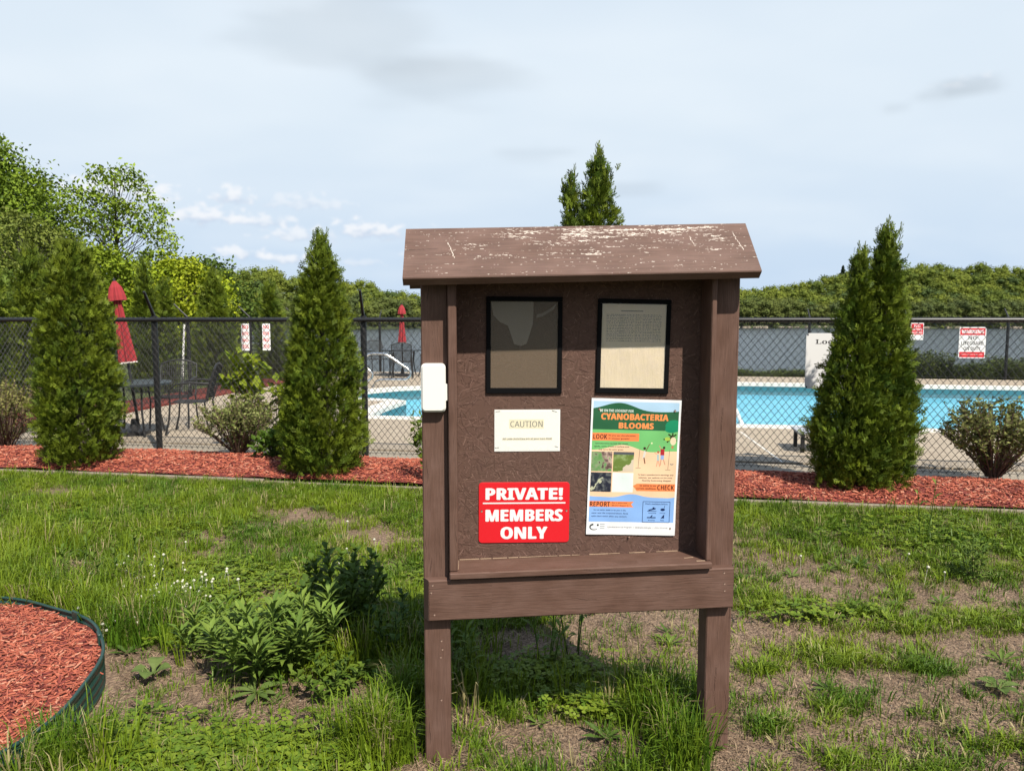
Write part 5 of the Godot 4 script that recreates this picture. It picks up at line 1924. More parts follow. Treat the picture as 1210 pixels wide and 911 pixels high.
# ---------------------------------------------------------------- umbrellas, tables, chairs, rails, signs
func umbrella(label: String, at: Vector3, tall: float, canopy: float, lean: float) -> Node3D:
	var o := thing("patio_umbrella", label, "umbrella", at)
	o.rotation.z = lean
	var b := MB.new()
	b.tube([Vector3.ZERO, Vector3(0, tall, 0)], [0.019], 8)
	b.tube([Vector3(0, tall, 0), Vector3(0, tall + 0.05, 0)], [0.022, 0.012], 8)
	put("pole", b, M.black_iron, o)
	b = MB.new()
	var y0 := tall - canopy
	b.lathe([Vector2(0.112, y0 + 0.015), Vector2(0.108, y0 + 0.08), Vector2(0.080, y0 + canopy * 0.35), Vector2(0.054, y0 + canopy * 0.60), Vector2(0.045, y0 + canopy * 0.80), Vector2(0.020, y0 + canopy * 0.995)], 48, Vector3.ZERO, 8, 0.42)
	var cn := put("canopy", b, M.canvas, o)
	b = MB.new()
	b.lathe([Vector2(0.110, y0 + canopy * 0.77), Vector2(0.104, y0 + canopy * 0.83), Vector2(0.078, y0 + canopy * 0.93), Vector2(0.022, y0 + canopy * 1.01)], 32, Vector3.ZERO, 8, 0.22)
	put("vent_cap", b, M.canvas, cn)
	b = MB.new()
	b.lathe([Vector2(0.118, y0), Vector2(0.114, y0 + 0.02)], 48, Vector3.ZERO, 8, 0.42)
	put("hem", b, M.canvas_trim, cn)
	return o


func patio_table(label: String, at: Vector3, r: float, h: float) -> Node3D:
	var o := thing("patio_table", label, "table", at)
	var b := MB.new()
	b.lathe([Vector2(r, h - 0.03), Vector2(r, h - 0.004), Vector2(r - 0.004, h), Vector2(0.0, h)], 32)
	put("tabletop", b, mat(Color(0.028, 0.036, 0.042), 0.35), o)
	for k in 4:
		var a := PI / 4 + k * PI / 2
		b = MB.new()
		b.tube([Vector3(cos(a) * r * 0.72, h - 0.03, sin(a) * r * 0.72), Vector3(cos(a) * r * 0.66, h * 0.5, sin(a) * r * 0.66), Vector3(cos(a) * r * 0.80, 0.0, sin(a) * r * 0.80)], [0.014], 6)
		put("leg", b, M.black_iron, o)
	b = MB.new()
	b.lathe([Vector2(0.20, 0.0), Vector2(0.20, 0.05), Vector2(0.05, 0.08), Vector2(0.03, 0.20)], 20)
	put("umbrella_base", b, M.black_iron, o)
	return o


func patio_chair(label: String, at: Vector3, turn: float) -> Node3D:
	# faces +z before it is turned
	var o := thing("patio_chair", label, "chair", at, turn, "black metal patio chairs")
	var b := MB.new()
	for k in 11:
		var x := -0.22 + k * 0.044
		b.tube([Vector3(x, 0.42, 0.22), Vector3(x, 0.405, 0.0), Vector3(x, 0.42, -0.20)], [0.0045], 4)
	for z in [-0.19, -0.06, 0.08, 0.21]:
		b.tube([Vector3(-0.235, 0.415, z), Vector3(0.235, 0.415, z)], [0.006], 4)
	put("seat", b, M.black_iron, o)
	b = MB.new()
	for k in 15:
		var x := -0.21 + k * 0.03
		var y := 0.90 - 0.25 * x * x * 4.0
		b.tube([Vector3(x, 0.44, -0.21), Vector3(x, 0.66, -0.25), Vector3(x, y, -0.33)], [0.005], 4)
	for k in 12:
		var f := k / 11.0
		b.tube([Vector3(-0.225, 0.46 + 0.38 * f, -0.213 - 0.09 * f), Vector3(0.225, 0.46 + 0.38 * f, -0.213 - 0.09 * f)], [0.004], 4)
	put("backrest", b, M.black_iron, o)
	b = MB.new()
	var top := []
	for k in 13:
		var x := -0.24 + k * 0.04
		top.append(Vector3(x, 0.91 - 1.1 * x * x, -0.335))
	b.tube(top, [0.012], 6)
	b.tube([Vector3(-0.24, 0.42, -0.21), Vector3(-0.24, 0.85, -0.335)], [0.012], 6)
	b.tube([Vector3(0.24, 0.42, -0.21), Vector3(0.24, 0.85, -0.335)], [0.012], 6)
	put("back_frame", b, M.black_iron, o)
	for s in [-1.0, 1.0]:
		b = MB.new()
		b.tube([Vector3(s * 0.25, 0.66, -0.26), Vector3(s * 0.27, 0.68, -0.05), Vector3(s * 0.27, 0.66, 0.14), Vector3(s * 0.26, 0.58, 0.22), Vector3(s * 0.25, 0.42, 0.22)], [0.012], 6)
		put("armrest", b, M.black_iron, o)
		for z in [0.22, -0.20]:
			b = MB.new()
			b.tube([Vector3(s * 0.24, 0.42, z), Vector3(s * 0.245, 0.2, z * 1.08), Vector3(s * 0.25, 0.0, z * 1.3)], [0.012, 0.012, 0.014], 6)
			put("leg", b, M.black_iron, o)
	return o


# a flat sign hung on a fence; local x to the right, z towards the viewer
func fence_sign(called: String, label: String, at: Vector3, turn: float, w: float, h: float, m: Material) -> Node3D:
	var o := thing(called, label, "sign", at, turn)
	var b := MB.new()
	rounded(b, w, h, minf(w, h) * 0.06, 0.004, 0.001)
	put("panel", b, m, o)
	return o


func make_furniture() -> void:
	umbrella("closed red patio umbrella leaning beside the far left arborvitae", Vector3(-4.86, 0, -9.6), 1.98, 1.05, deg_to_rad(7.0))
	umbrella("closed red patio umbrella beyond the far end of the pool", Vector3(-2.86, 0, -19.35), 1.84, 0.98, 0.0)
	patio_table("round dark patio table beneath the leaning left umbrella", Vector3(-4.92, 0, -9.57), 0.48, 0.68)
	patio_table("round dark patio table beneath the far red umbrella", Vector3(-2.86, 0, -19.35), 0.55, 0.70)
	patio_table("round dark patio table left of the far red umbrella", Vector3(-4.05, 0, -19.0), 0.5, 0.70)
	var chair := patio_chair("black metal patio chair at the right of the left table", Vector3(-4.22, 0, -9.75), deg_to_rad(-80.0))
	dup(chair, Vector3(-4.72, 0, -10.30), deg_to_rad(10.0), "black metal patio chair behind the left table, facing the camera")
	dup(chair, Vector3(-2.75, 0, -18.6), deg_to_rad(185.0), "black metal patio chair in front of the far umbrella table")
	dup(chair, Vector3(-2.1, 0, -19.3), deg_to_rad(-95.0), "black metal patio chair right of the far umbrella table")
	dup(chair, Vector3(-3.6, 0, -19.9), deg_to_rad(30.0), "black metal patio chair between the two far tables")
	dup(chair, Vector3(-4.0, 0, -18.3), deg_to_rad(170.0), "black metal patio chair in front of the far left table")
	dup(chair, Vector3(-4.55, 0, -19.5), deg_to_rad(60.0), "black metal patio chair at the left of the far left table")
	# pool hand rails
	var rail := thing("pool_handrail", "bent steel handrail at the shallow corner of the pool", "handrail", Vector3(-3.2, 0, -16.2), 0.0, "pool handrails")
	var b := MB.new()
	b.tube([Vector3(0.0, 0.0, 0), Vector3(-0.02, 0.55, 0), Vector3(0.0, 0.66, 0), Vector3(0.07, 0.72, 0), Vector3(0.18, 0.74, 0), Vector3(0.40, 0.73, 0), Vector3(0.50, 0.69, 0), Vector3(0.90, 0.42, 0), Vector3(0.98, 0.33, 0), Vector3(0.97, 0.24, 0), Vector3(0.88, 0.17, 0), Vector3(0.32, 0.16, 0), Vector3(0.22, 0.12, 0), Vector3(0.16, 0.0, 0)], [0.026], 8)
	put("bent_tube", b, M.steel, rail)
	for x in [0.0, 0.16]:
		b = MB.new()
		b.lathe([Vector2(0.05, 0.002), Vector2(0.05, 0.012), Vector2(0.03, 0.02)], 12, Vector3(x, 0, 0))
		put("floor_flange", b, M.steel, rail)
	dup(rail, Vector3(-3.95, 0, -15.75), 0.0, "bent steel handrail mostly hidden behind the conical arborvitae")
	# low bench behind the right-hand evergreen
	var l := thing("low_bench", "low slatted bench half hidden behind the right arborvitae", "bench", Vector3(3.25, 0, -8.45), -atan(SLOPE))
	for k in 5:
		b = MB.new()
		b.box(Vector3(0.62, 0.225, -0.20 + k * 0.10), Vector3(1.24, 0.022, 0.085), 0.004)
		put("slat", b, M.bench_grey, l)
	for x in [0.05, 1.19]:
		b = MB.new()
		b.box(Vector3(x, 0.195, 0.0), Vector3(0.035, 0.034, 0.48), 0.004)
		put("cross_rail", b, M.black_iron, l)
		for z in [-0.20, 0.20]:
			b = MB.new()
			b.box(Vector3(x, 0.0886, z), Vector3(0.04, 0.177, 0.04), 0.004)
			put("leg", b, M.black_iron, l)
	# pale leaning pole beyond the side fence
	b = MB.new()
	b.tube([Vector3(-6.62, 0.55, -14.9), Vector3(-6.56, 1.38, -14.9)], [0.022], 6)
	b.tube([Vector3(-6.62, 0.55, -14.9), Vector3(-6.66, 0.0, -14.9)], [0.022], 6)
	tag(put("white_pole", b, M.white_paint), "thin white pole leaning behind the side fence near the left umbrella", "pole")
	# white notice on the near fence, mostly behind the right evergreen
	var along := -atan(SLOPE)
	var q := yard(3.157, 0.055)
	var s := fence_sign("lock_sign", "white sign with black lettering half behind the right arborvitae", Vector3(q.x, 1.095, q.y), along, 0.62, 0.53, M.sign_white)
	b = MB.new()
	letter_mesh(b, "Lock gate", Vector3(-0.225, 0.150, 0.0041), Vector2(0.42, 0.058), true, true)
	letter_mesh(b, "when leaving", Vector3(-0.225, -0.085, 0.0041), Vector2(0.46, 0.052), true, true)
	put("lettering", b, M.ink, s)
	for k in [[-0.295, 0.25], [-0.295, -0.25], [0.295, 0.25], [0.295, -0.25]]:
		b = MB.new()
		b.lathe([Vector2(0.0, 0.003), Vector2(0.008, 0.002), Vector2(0.009, 0.0)], 8)
		put("bolt", b, M.ink, s, false, Transform3D(Basis(Vector3.RIGHT, PI / 2), Vector3(k[0], k[1], 0.004)))
	# warning sign on the far fence
	q = yard(9.21, 12.40)
	s = fence_sign("warning_sign", "red and white WARNING no lifeguard on duty sign on far fence", Vector3(q.x, 0.91, q.y), along, 0.60, 0.76, M.sign_white)
	b = MB.new()
	b.box(Vector3(0, 0.270, 0.0045), Vector3(0.56, 0.17, 0.001), 0.0)
	b.box(Vector3(0, -0.290, 0.0045), Vector3(0.56, 0.13, 0.001), 0.0)
	put("red_band", b, M.sign_red, s)
	b = MB.new()
	letter_mesh(b, "WARNING", Vector3(-0.25, 0.225, 0.0052), Vector2(0.50, 0.09), true, false, 0.6)
	letter_mesh(b, "Swim at your own risk", Vector3(-0.24, -0.305, 0.0052), Vector2(0.48, 0.035))
	put("white_lettering", b, M.sign_white, s)
	b = MB.new()
	letter_mesh(b, "NO", Vector3(-0.09, 0.075, 0.0042), Vector2(0.18, 0.085))
	letter_mesh(b, "LIFEGUARD", Vector3(-0.25, -0.055, 0.0042), Vector2(0.50, 0.085))
	letter_mesh(b, "ON DUTY", Vector3(-0.19, -0.185, 0.0042), Vector2(0.38, 0.085))
	put("black_lettering", b, M.ink, s)
	# smaller red and white sign
	q = yard(7.95, 12.40)
	s = fence_sign("rules_sign", "small red sign with a white foot on the far fence", Vector3(q.x, 1.18, q.y), along, 0.30, 0.42, M.sign_white)
	b = MB.new()
	b.box(Vector3(0, 0.055, 0.0045), Vector3(0.27, 0.27, 0.001), 0.0)
	put("red_panel", b, M.sign_red, s)
	b = MB.new()
	letter_mesh(b, "NO", Vector3(-0.07, 0.105, 0.0052), Vector2(0.14, 0.06))
	letter_mesh(b, "DIVING", Vector3(-0.11, 0.025, 0.0052), Vector2(0.22, 0.055))
	letter_mesh(b, "ALLOWED", Vector3(-0.115, -0.055, 0.0052), Vector2(0.23, 0.05))
	put("lettering", b, M.sign_white, s)
	# two narrow signs on the side fence
	for k in 2:
		var at: Vector3 = [Vector3(-5.72, 1.10, -15.95), Vector3(-5.32, 1.10, -16.1)][k]
		s = fence_sign("pool_rules_sign", ["narrow white sign with red marks, left of the fence pair", "narrow white sign with red marks, right of the fence pair"][k], at, 0.15, 0.165, 0.58, M.sign_white)
		b = MB.new()
		for j in 4:
			letter_mesh(b, ["NO", "RUN", "NO", "DIVE"][j], Vector3(-0.06, 0.18 - j * 0.14, 0.0042), Vector2(0.12, 0.075))
		put("lettering", b, M.sign_red, s)


# ---------------------------------------------------------------- ring bed at the left
func make_ring_bed() -> void:
	var c := Vector2(-2.60, -2.50)
	var R := 1.03
	var h := 0.14
	var e := thing("round_edging", "dark green corrugated plastic edging round the front mulch bed", "edging")
	var wob := func(a: float) -> float:
		return 1.0 + 0.018 * sin(a * 3.0 + 0.6) + 0.010 * sin(a * 7.0) + 0.006 * sin(a * 13.0)
	var hw := func(a: float) -> float:
		return h + 0.012 * sin(a * 2.0 + 1.0) + 0.004 * sin(a * 11.0)
	# ribbed wall: ridges run along the strip
	var b := MB.new()
	var prof := []
	for k in 23:
		prof.append(Vector2(0.0035 * sin(k * PI * 0.5 + 0.4), -0.06 + (h + 0.06) * k / 22.0))
	var n := 180
	for i in n:
		var a0 := TAU * i / n
		var a1 := TAU * (i + 1) / n
		for k in 22:
			var p := []
			for q in [[a0, k], [a1, k], [a1, k + 1], [a0, k + 1]]:
				var pr: Vector2 = prof[q[1]]
				var rr: float = R * wob.call(q[0]) + pr.x
				var yy: float = pr.y * hw.call(q[0]) / h if pr.y > 0.0 else pr.y
				p.append(Vector3(c.x + cos(q[0]) * rr, yy, c.y + sin(q[0]) * rr))
			b.quad(p[0], p[1], p[2], p[3], Vector3(cos(a0), 0.0, sin(a0)))
	put("ribbed_strip", b, M.edging, e)
	b = MB.new()
	var rim := []
	for i in n + 1:
		var a := TAU * i / n
		rim.append(Vector3(c.x + cos(a) * R * wob.call(a), hw.call(a) + 0.002, c.y + sin(a) * R * wob.call(a)))
	b.tube(rim, [0.0075], 6, false)
	put("rolled_rim", b, M.edging, e)
	# the joint where the two ends meet
	b = MB.new()
	for a in [-0.95, -0.62]:
		b.box(Vector3(c.x + cos(a) * (R * wob.call(a) - 0.008), h * 0.93, c.y + sin(a) * (R * wob.call(a) - 0.008)), Vector3(0.012, 0.05, 0.055), 0.003, Basis(Vector3.UP, -a))
	put("joint_clip", b, M.edging, e)
	# mounded mulch
	var my := func(x: float, z: float) -> float:
		var d := Vector2(x, z).distance_to(c) / R
		return 0.105 + 0.05 * (1.0 - d * d) + 0.014 * bumps.get_noise_2d(x * 6.0, z * 6.0)
	b = MB.new()
	for i in 60:
		for k in 12:
			var p := []
			for q in [[i, k], [i + 1, k], [i + 1, k + 1], [i, k + 1]]:
				var a: float = TAU * q[0] / 60
				var rr: float = (R * wob.call(a) - 0.006) * q[1] / 12.0
				var x: float = c.x + cos(a) * rr
				var z: float = c.y + sin(a) * rr
				p.append(Vector3(x, my.call(x, z), z))
			b.quad(p[0], p[1], p[2], p[3], Vector3.UP)
	struct("front_mulch_bed", b, M.mulch_base)
	var m := MB.new()
	# a splinter: tapered, slightly bent
	m.box(Vector3(0.0, 0, 0), Vector3(1, 0.16, 0.24), 0.03)
	for i in m.v.size():
		var f := m.v[i].x * 2.0
		m.v[i].z = m.v[i].z * (1.0 - 0.45 * absf(f)) + 0.05 * f * f
		m.v[i].y += 0.04 * f * f
	var places := []
	var tints := []
	for k in 22000:
		var a := rng.randf() * TAU
		var rr: float = R * (wob.call(a) - 0.02) * sqrt(rng.randf())
		var x: float = c.x + cos(a) * rr
		var z: float = c.y + sin(a) * rr
		var l := rng.randf_range(0.010, 0.045)
		if rng.randf() < 0.02:
			l = rng.randf_range(0.06, 0.10)
		places.append(Transform3D((Basis(Vector3.UP, rng.randf() * TAU) * Basis(Vector3.RIGHT, rng.randfn() * 0.5) * Basis(Vector3.BACK, rng.randfn() * 0.22)).scaled_local(Vector3(l, rng.randf_range(0.012, 0.03), rng.randf_range(0.018, 0.045))), Vector3(x, my.call(x, z) + rng.randf_range(-0.002, 0.010), z)))
		tints.append(mulch_tint())
	scatter("mulch_chips", m.mesh(), M.chip, places, tints, self, "red shredded wood mulch heaped inside the round green edging", "mulch")


# ---------------------------------------------------------------- the lawn
func blades(n: int, tall: float, spread: float, width: float, bend: float, seed_: int) -> MB:
	var r := RandomNumberGenerator.new()
	r.seed = seed_
	var b := MB.new()
	for k in n:
		var a := r.randf() * TAU
		var base := Vector3(cos(a), 0, sin(a)) * spread * sqrt(r.randf())
		var out := Vector3(cos(a + r.randfn() * 0.8), 0, sin(a + r.randfn() * 0.8))
		var h := tall * r.randf_range(0.5, 1.0)
		var w := width * r.randf_range(0.7, 1.2)
		var side := out.cross(Vector3.UP).rotated(Vector3.UP, r.randfn() * 0.5) * w * 0.5
		var k1 := bend * r.randf_range(0.2, 1.0)
		var p0 := base - Vector3.UP * 0.01
		var p1 := base + Vector3.UP * h * 0.45 + out * h * 0.12 * k1
		var p2 := base + Vector3.UP * h * (0.85 - 0.12 * k1) + out * h * 0.42 * k1
		var p3 := base + Vector3.UP * h * (1.0 - 0.35 * k1) + out * h * 0.85 * k1
		b.quad(p0 - side, p0 + side, p1 + side * 0.9, p1 - side * 0.9)
		b.quad(p1 - side * 0.9, p1 + side * 0.9, p2 + side * 0.6, p2 - side * 0.6)
		b.tri(p2 - side * 0.6, p2 + side * 0.6, p3)
	return b


func in_ring(x: float, z: float, m := 1.06) -> bool:
	return Vector2(x + 2.60, z + 2.50).length() < 1.03 * m


func make_lawn() -> void:
	var kinds := [blades(9, 0.048, 0.032, 0.0040, 1.0, 1), blades(10, 0.062, 0.030, 0.0042, 1.1, 2), blades(10, 0.12, 0.030, 0.0045, 0.9, 3), blades(12, 0.22, 0.035, 0.0050, 0.7, 4), blades(7, 0.035, 0.03, 0.0036, 1.0, 5)]
	var places := [[], [], [], [], []]
	var tints := [[], [], [], [], []]
	var hue := noise(1.1, 3, 61)
	# tall spots: x, z, half width, extra
	var tall := [[-1.75, -3.35, 0.22], [-2.3, -3.70, 0.30], [-0.41, -2.70, 0.12], [-0.46, -2.42, 0.10], [0.56, -2.62, 0.13], [-1.55, -2.28, 0.16], [-0.40, -3.1, 0.25], [-3.3, -4.2, 0.5], [-0.17, -2.75, 0.08], [0.56, -2.40, 0.09], [-3.0, -3.9, 0.3]]
	var area := [-7.0, 7.0, -7.4, -1.75]
	var tries := 175000
	for k in tries:
		var z: float
		var x: float
		# more plants where they are close to the camera
		z = lerpf(area[3], area[2], pow(rng.randf(), 1.25))
		x = rng.randf_range(-1.0, 1.0) * minf(7.0, 1.0 + absf(z) * 0.86)
		if z < -6.25 + SLOPE * x + 0.02 or in_ring(x, z, 1.03):
			continue
		var d := lawn(x, z)
		if rng.randf() > 0.035 + pow(d, 1.6):
			continue
		var sel := 0
		var t := 0.0
		for s in tall:
			t += exp(-Vector2((x - s[0]) / s[2], (z - s[1]) / s[2]).length_squared())
		var r := rng.randf()
		if r < t * 0.9:
			sel = 3 if rng.randf() < 0.55 else 2
		else:
			sel = 4 if r < 0.22 else 0 if r < 0.55 else 1 if r < 0.93 else 2
			if x < -2.0 and z > -6.0 and rng.randf() < 0.35:
				sel = 2
			if x > 0.7 and z > -4.4 and sel > 1:
				sel = 1
		var s := rng.randf_range(0.75, 1.25)
		var b := Basis(Vector3.UP, rng.randf() * TAU) * Basis(Vector3.RIGHT, rng.randfn() * 0.14)
		places[sel].append(Transform3D(b * s, Vector3(x, wild(x, z) if z > -5.4 + SLOPE * x else 0.0, z)))
		var g := clampf(0.5 + hue.get_noise_2d(x, z) * 0.9 + rng.randfn() * 0.18, 0.0, 1.0)
		var c := Color(0.066, 0.140, 0.010).lerp(Color(0.195, 0.268, 0.016), g) * rng.randf_range(0.8, 1.15)
		if rng.randf() < 0.07:
			c = Color(0.34, 0.29, 0.14)
		c.a = 1.0
		tints[sel].append(c)
	for k in 5:
		scatter("grass", kinds[k].mesh(), M.grass, places[k], tints[k], self, ["short green lawn grass thinning to bare earth on the right", "medium green lawn grass in front of the mulch bed", "longer lawn grass growing left of the notice board", "tall grass tufts at the posts and by the round edging", "fine low lawn grass between the bare patches"][k], "grass")
	# dead stalks and thatch lying on the bare earth
	var straw := MB.new()
	straw.quad(Vector3(-0.5, 0, -0.02), Vector3(-0.5, 0, 0.02), Vector3(0.0, 0.07, 0.025), Vector3(0.0, 0.07, -0.025), Vector3.UP)
	straw.quad(Vector3(0.0, 0.07, -0.025), Vector3(0.0, 0.07, 0.025), Vector3(0.5, 0.0, 0.012), Vector3(0.5, 0.0, -0.012), Vector3.UP)
	var sp := []
	var st := []
	for k in 110000:
		var z := lerpf(-1.8, -6.2, pow(rng.randf(), 1.4))
		var x := rng.randf_range(-1.0, 1.0) * minf(7.0, 1.0 + absf(z) * 0.86)
		if z < -6.25 + SLOPE * x + 0.02 or in_ring(x, z, 1.02):
			continue
		if rng.randf() < lawn(x, z) - 0.10:
			continue
		var l := rng.randf_range(0.015, 0.085)
		sp.append(Transform3D((Basis(Vector3.UP, rng.randf() * TAU) * Basis(Vector3.BACK, rng.randfn() * 0.25)).scaled_local(Vector3(l, l * rng.randf_range(0.2, 1.5), 0.040)), Vector3(x, wild(x, z) + rng.randf_range(0.001, 0.006), z)))
		st.append(Color(0.14, 0.09, 0.058).lerp(Color(0.55, 0.41, 0.27), rng.randf() * rng.randf() + 0.05) * rng.randf_range(0.7, 1.1))
		st[-1].a = 1.0
	scatter("dry_thatch", straw.mesh(), M.dry, sp, st, self, "dry dead grass stalks lying on the bare brown earth", "dry grass")
	# crumbs of earth and small stones
	var crumb := MB.new()
	crumb.lathe([Vector2(0.0, -0.4), Vector2(0.42, -0.2), Vector2(0.5, 0.1), Vector2(0.3, 0.38), Vector2(0.0, 0.45)], 6)
	sp = []
	st = []
	for k in 4500:
		var z := lerpf(-1.8, -5.2, pow(rng.randf(), 1.5))
		var x := rng.randf_range(-1.0, 1.0) * minf(6.0, 0.9 + absf(z) * 0.8)
		if in_ring(x, z) or rng.randf() < lawn(x, z):
			continue
		var l := rng.randf_range(0.003, 0.010)
		if rng.randf() < 0.02:
			l = rng.randf_range(0.012, 0.024)
		sp.append(Transform3D(Basis.from_euler(Vector3(rng.randf() * 6, rng.randf() * 6, rng.randf() * 6)).scaled_local(Vector3(l, l * 0.7, l * 1.2)), Vector3(x, wild(x, z) + l * 0.2, z)))
		st.append((Color(0.34, 0.29, 0.23) if rng.randf() < 0.12 else Color(0.14, 0.095, 0.065)) * rng.randf_range(0.7, 1.2))
		st[-1].a = 1.0
	scatter("earth_crumbs", crumb.mesh(), M.chip, sp, st, self, "crumbs of earth and small stones on the bare ground", "earth")
	# clover: three round leaflets on a stalk
	var cl := MB.new()
	cl.tube([Vector3(0, -0.01, 0), Vector3(0.004, 0.05, 0.0)], [0.0008], 3, false)
	for k in 3:
		var a := TAU * k / 3.0
		var d := Vector3(cos(a), 0.18, sin(a))
		var s := Vector3(-sin(a), 0, cos(a))
		var o := Vector3(0.004, 0.05, 0.0)
		cl.quad(o, o + d * 0.008 + s * 0.007, o + d * 0.017 + s * 0.004, o + d * 0.010, Vector3.UP)
		cl.quad(o, o + d * 0.010, o + d * 0.017 - s * 0.004, o + d * 0.008 - s * 0.007, Vector3.UP)
		cl.quad(o + d * 0.010, o + d * 0.017 + s * 0.004, o + d * 0.016, o + d * 0.017 - s * 0.004, Vector3.UP)
	sp = []
	st = []
	var beds := [[-1.25, -2.42, 0.50, 0.16, 1500], [-0.75, -2.36, 0.35, 0.12, 700], [0.36, -2.72, 0.16, 0.07, 420], [-1.75, -3.95, 0.55, 0.35, 2200], [-1.5, -3.45, 0.25, 0.15, 500], [-0.25, -4.25, 0.30, 0.5, 1300], [-2.9, -5.2, 0.8, 0.6, 1500], [0.15, -3.0, 0.3, 0.12, 500], [2.9, -5.0, 0.7, 0.4, 900], [1.5, -3.6, 0.25, 0.10, 250], [-0.55, -3.05, 0.25, 0.15, 500], [-3.8, -5.6, 0.7, 0.5, 900]]
	for q in beds:
		for k in q[4]:
			var x: float = q[0] + rng.randfn() * q[2] * 0.6
			var z: float = q[1] + rng.randfn() * q[3] * 0.6
			if in_ring(x, z) or z > -1.9 or (absf(x + 0.27) < 0.15 and z > -2.45):
				continue
			var s := rng.randf_range(0.7, 1.35)
			sp.append(Transform3D((Basis(Vector3.UP, rng.randf() * TAU) * Basis(Vector3.RIGHT, rng.randfn() * 0.3)) * s, Vector3(x, wild(x, z) - 0.004, z)))
			st.append(Color(0.085, 0.155, 0.014).lerp(Color(0.19, 0.25, 0.022), rng.randf()))
	scatter("clover", cl.mesh(), M.grass, sp, st, self, "patches of bright green clover low in the lawn", "clover")
	# small broad-leaved weeds through the lawn
	var ro := MB.new()
	for k in 8:
		var a := k * 2.4
		var d := Vector3(cos(a), 0.35 + 0.05 * k, sin(a)).normalized()
		var sd := Vector3(-sin(a), 0, cos(a)) * 0.009
		var l := 0.05 + 0.012 * (k % 3)
		ro.quad(Vector3.ZERO, d * l * 0.55 + sd, d * l + Vector3.DOWN * 0.008, d * l * 0.55 - sd, Vector3.UP)
	sp = []
	st = []
	for k in 5200:
		var z := lerpf(-1.85, -6.0, pow(rng.randf(), 1.2))
		var x := rng.randf_range(-1.0, 1.0) * minf(6.0, 0.9 + absf(z) * 0.85)
		var near := lawn_noise.get_noise_2d(x * 2.0 - 30.0, z * 2.0)
		if in_ring(x, z) or near < 0.02 or z < -6.2 + SLOPE * x or rng.randf() > lawn(x, z) + 0.04:
			continue
		sp.append(Transform3D((Basis(Vector3.UP, rng.randf() * TAU) * Basis(Vector3.RIGHT, rng.randfn() * 0.2)) * rng.randf_range(0.6, 1.5), Vector3(x, wild(x, z), z)))
		st.append(Color(0.055, 0.105, 0.016).lerp(Color(0.13, 0.19, 0.03), rng.randf()))
	scatter("lawn_weeds", ro.mesh(), M.grass, sp, st, self, "small broad leaved weeds growing all through the lawn grass", "weeds")
	# white clover heads
	var fl := MB.new()
	fl.tube([Vector3(0, 0, 0), Vector3(0.003, 0.112, 0)], [0.001], 3, false)
	fl.lathe([Vector2(0.0, 0.110), Vector2(0.006, 0.112), Vector2(0.009, 0.117), Vector2(0.006, 0.123), Vector2(0.0, 0.126)], 8, Vector3.ZERO, 4, 0.15)
	sp = []
	st = []
	for q in [[-1.70, -3.80, 0.20, 0.22, 34], [-1.95, -3.75, 0.32, 0.30, 36], [-1.95, -3.42, 0.18, 0.12, 12], [-2.2, -4.2, 0.3, 0.3, 10], [-0.9, -4.4, 0.5, 0.6, 5], [2.2, -4.3, 0.8, 0.5, 4]]:
		for k in q[4]:
			var x: float = q[0] + rng.randfn() * q[2] * 0.7
			var z: float = q[1] + rng.randfn() * q[3] * 0.7
			sp.append(Transform3D((Basis(Vector3.UP, rng.randf() * TAU) * Basis(Vector3.RIGHT, rng.randfn() * 0.2)) * rng.randf_range(0.75, 1.05), Vector3(x, wild(x, z), z)))
			st.append(Color(0.58, 0.57, 0.46) * rng.randf_range(0.85, 1.1))
			st[-1].a = 1.0
	scatter("clover_flowers", fl.mesh(), M.chip, sp, st, self, "small white clover flower heads dotted through the left lawn", "flowers")


# ---------------------------------------------------------------- weeds that stand out
# one leafy shoot: a stem with lance-shaped leaves spiralling up it
func shoot(l: float, lean: Vector3, leaves: int, leaf: float, wide: float, c0: Color, c1: Color, crowd := 1.0) -> MB:
	var b := MB.new()
	var e := (Vector3.UP + lean).normalized() * l
	var mid := e * 0.5 + Vector3(lean.x, 0, lean.z) * l * 0.14 - Vector3.UP * 0.0
	var at := func(t: float) -> Vector3: return Vector3.ZERO.lerp(mid, t).lerp(mid.lerp(e, t), t)
	b.tint = c0
	b.tube([Vector3.ZERO, at.call(0.5), e], [0.0035, 0.0028, 0.0014], 4, false)
	for k in leaves:
		var t := 0.12 + 0.88 * pow(float(k) / leaves, crowd)
		var a := k * 2.4 + rng.randf() * 0.5
		var p: Vector3 = at.call(t)
		var out := Vector3(cos(a), 0, sin(a))
		var up := lerpf(0.15, 1.1, t) + rng.randfn() * 0.12
		var d := (out + Vector3.UP * up).normalized()
		var s := out.cross(Vector3.UP) * wide * leaf * 0.5
		var ll := leaf * rng.randf_range(0.75, 1.15) * (0.75 + 0.5 * sin(t * PI))
		b.tint = c0.lerp(c1, rng.randf()) * rng.randf_range(0.85, 1.15)
		b.tint.a = 1.0
		var m := p + d * ll * 0.45 + Vector3.UP * 0.004
		var tip := p + d * ll + Vector3.DOWN * ll * 0.16
		var fold := Vector3.DOWN * wide * leaf * 0.10 + out * 0.0
		b.tri(p, m + s - fold, m)
		b.tri(p, m, m - s - fold)
		b.tri(m, m + s - fold, tip)
		b.tri(m, tip, m - s - fold)
	return b


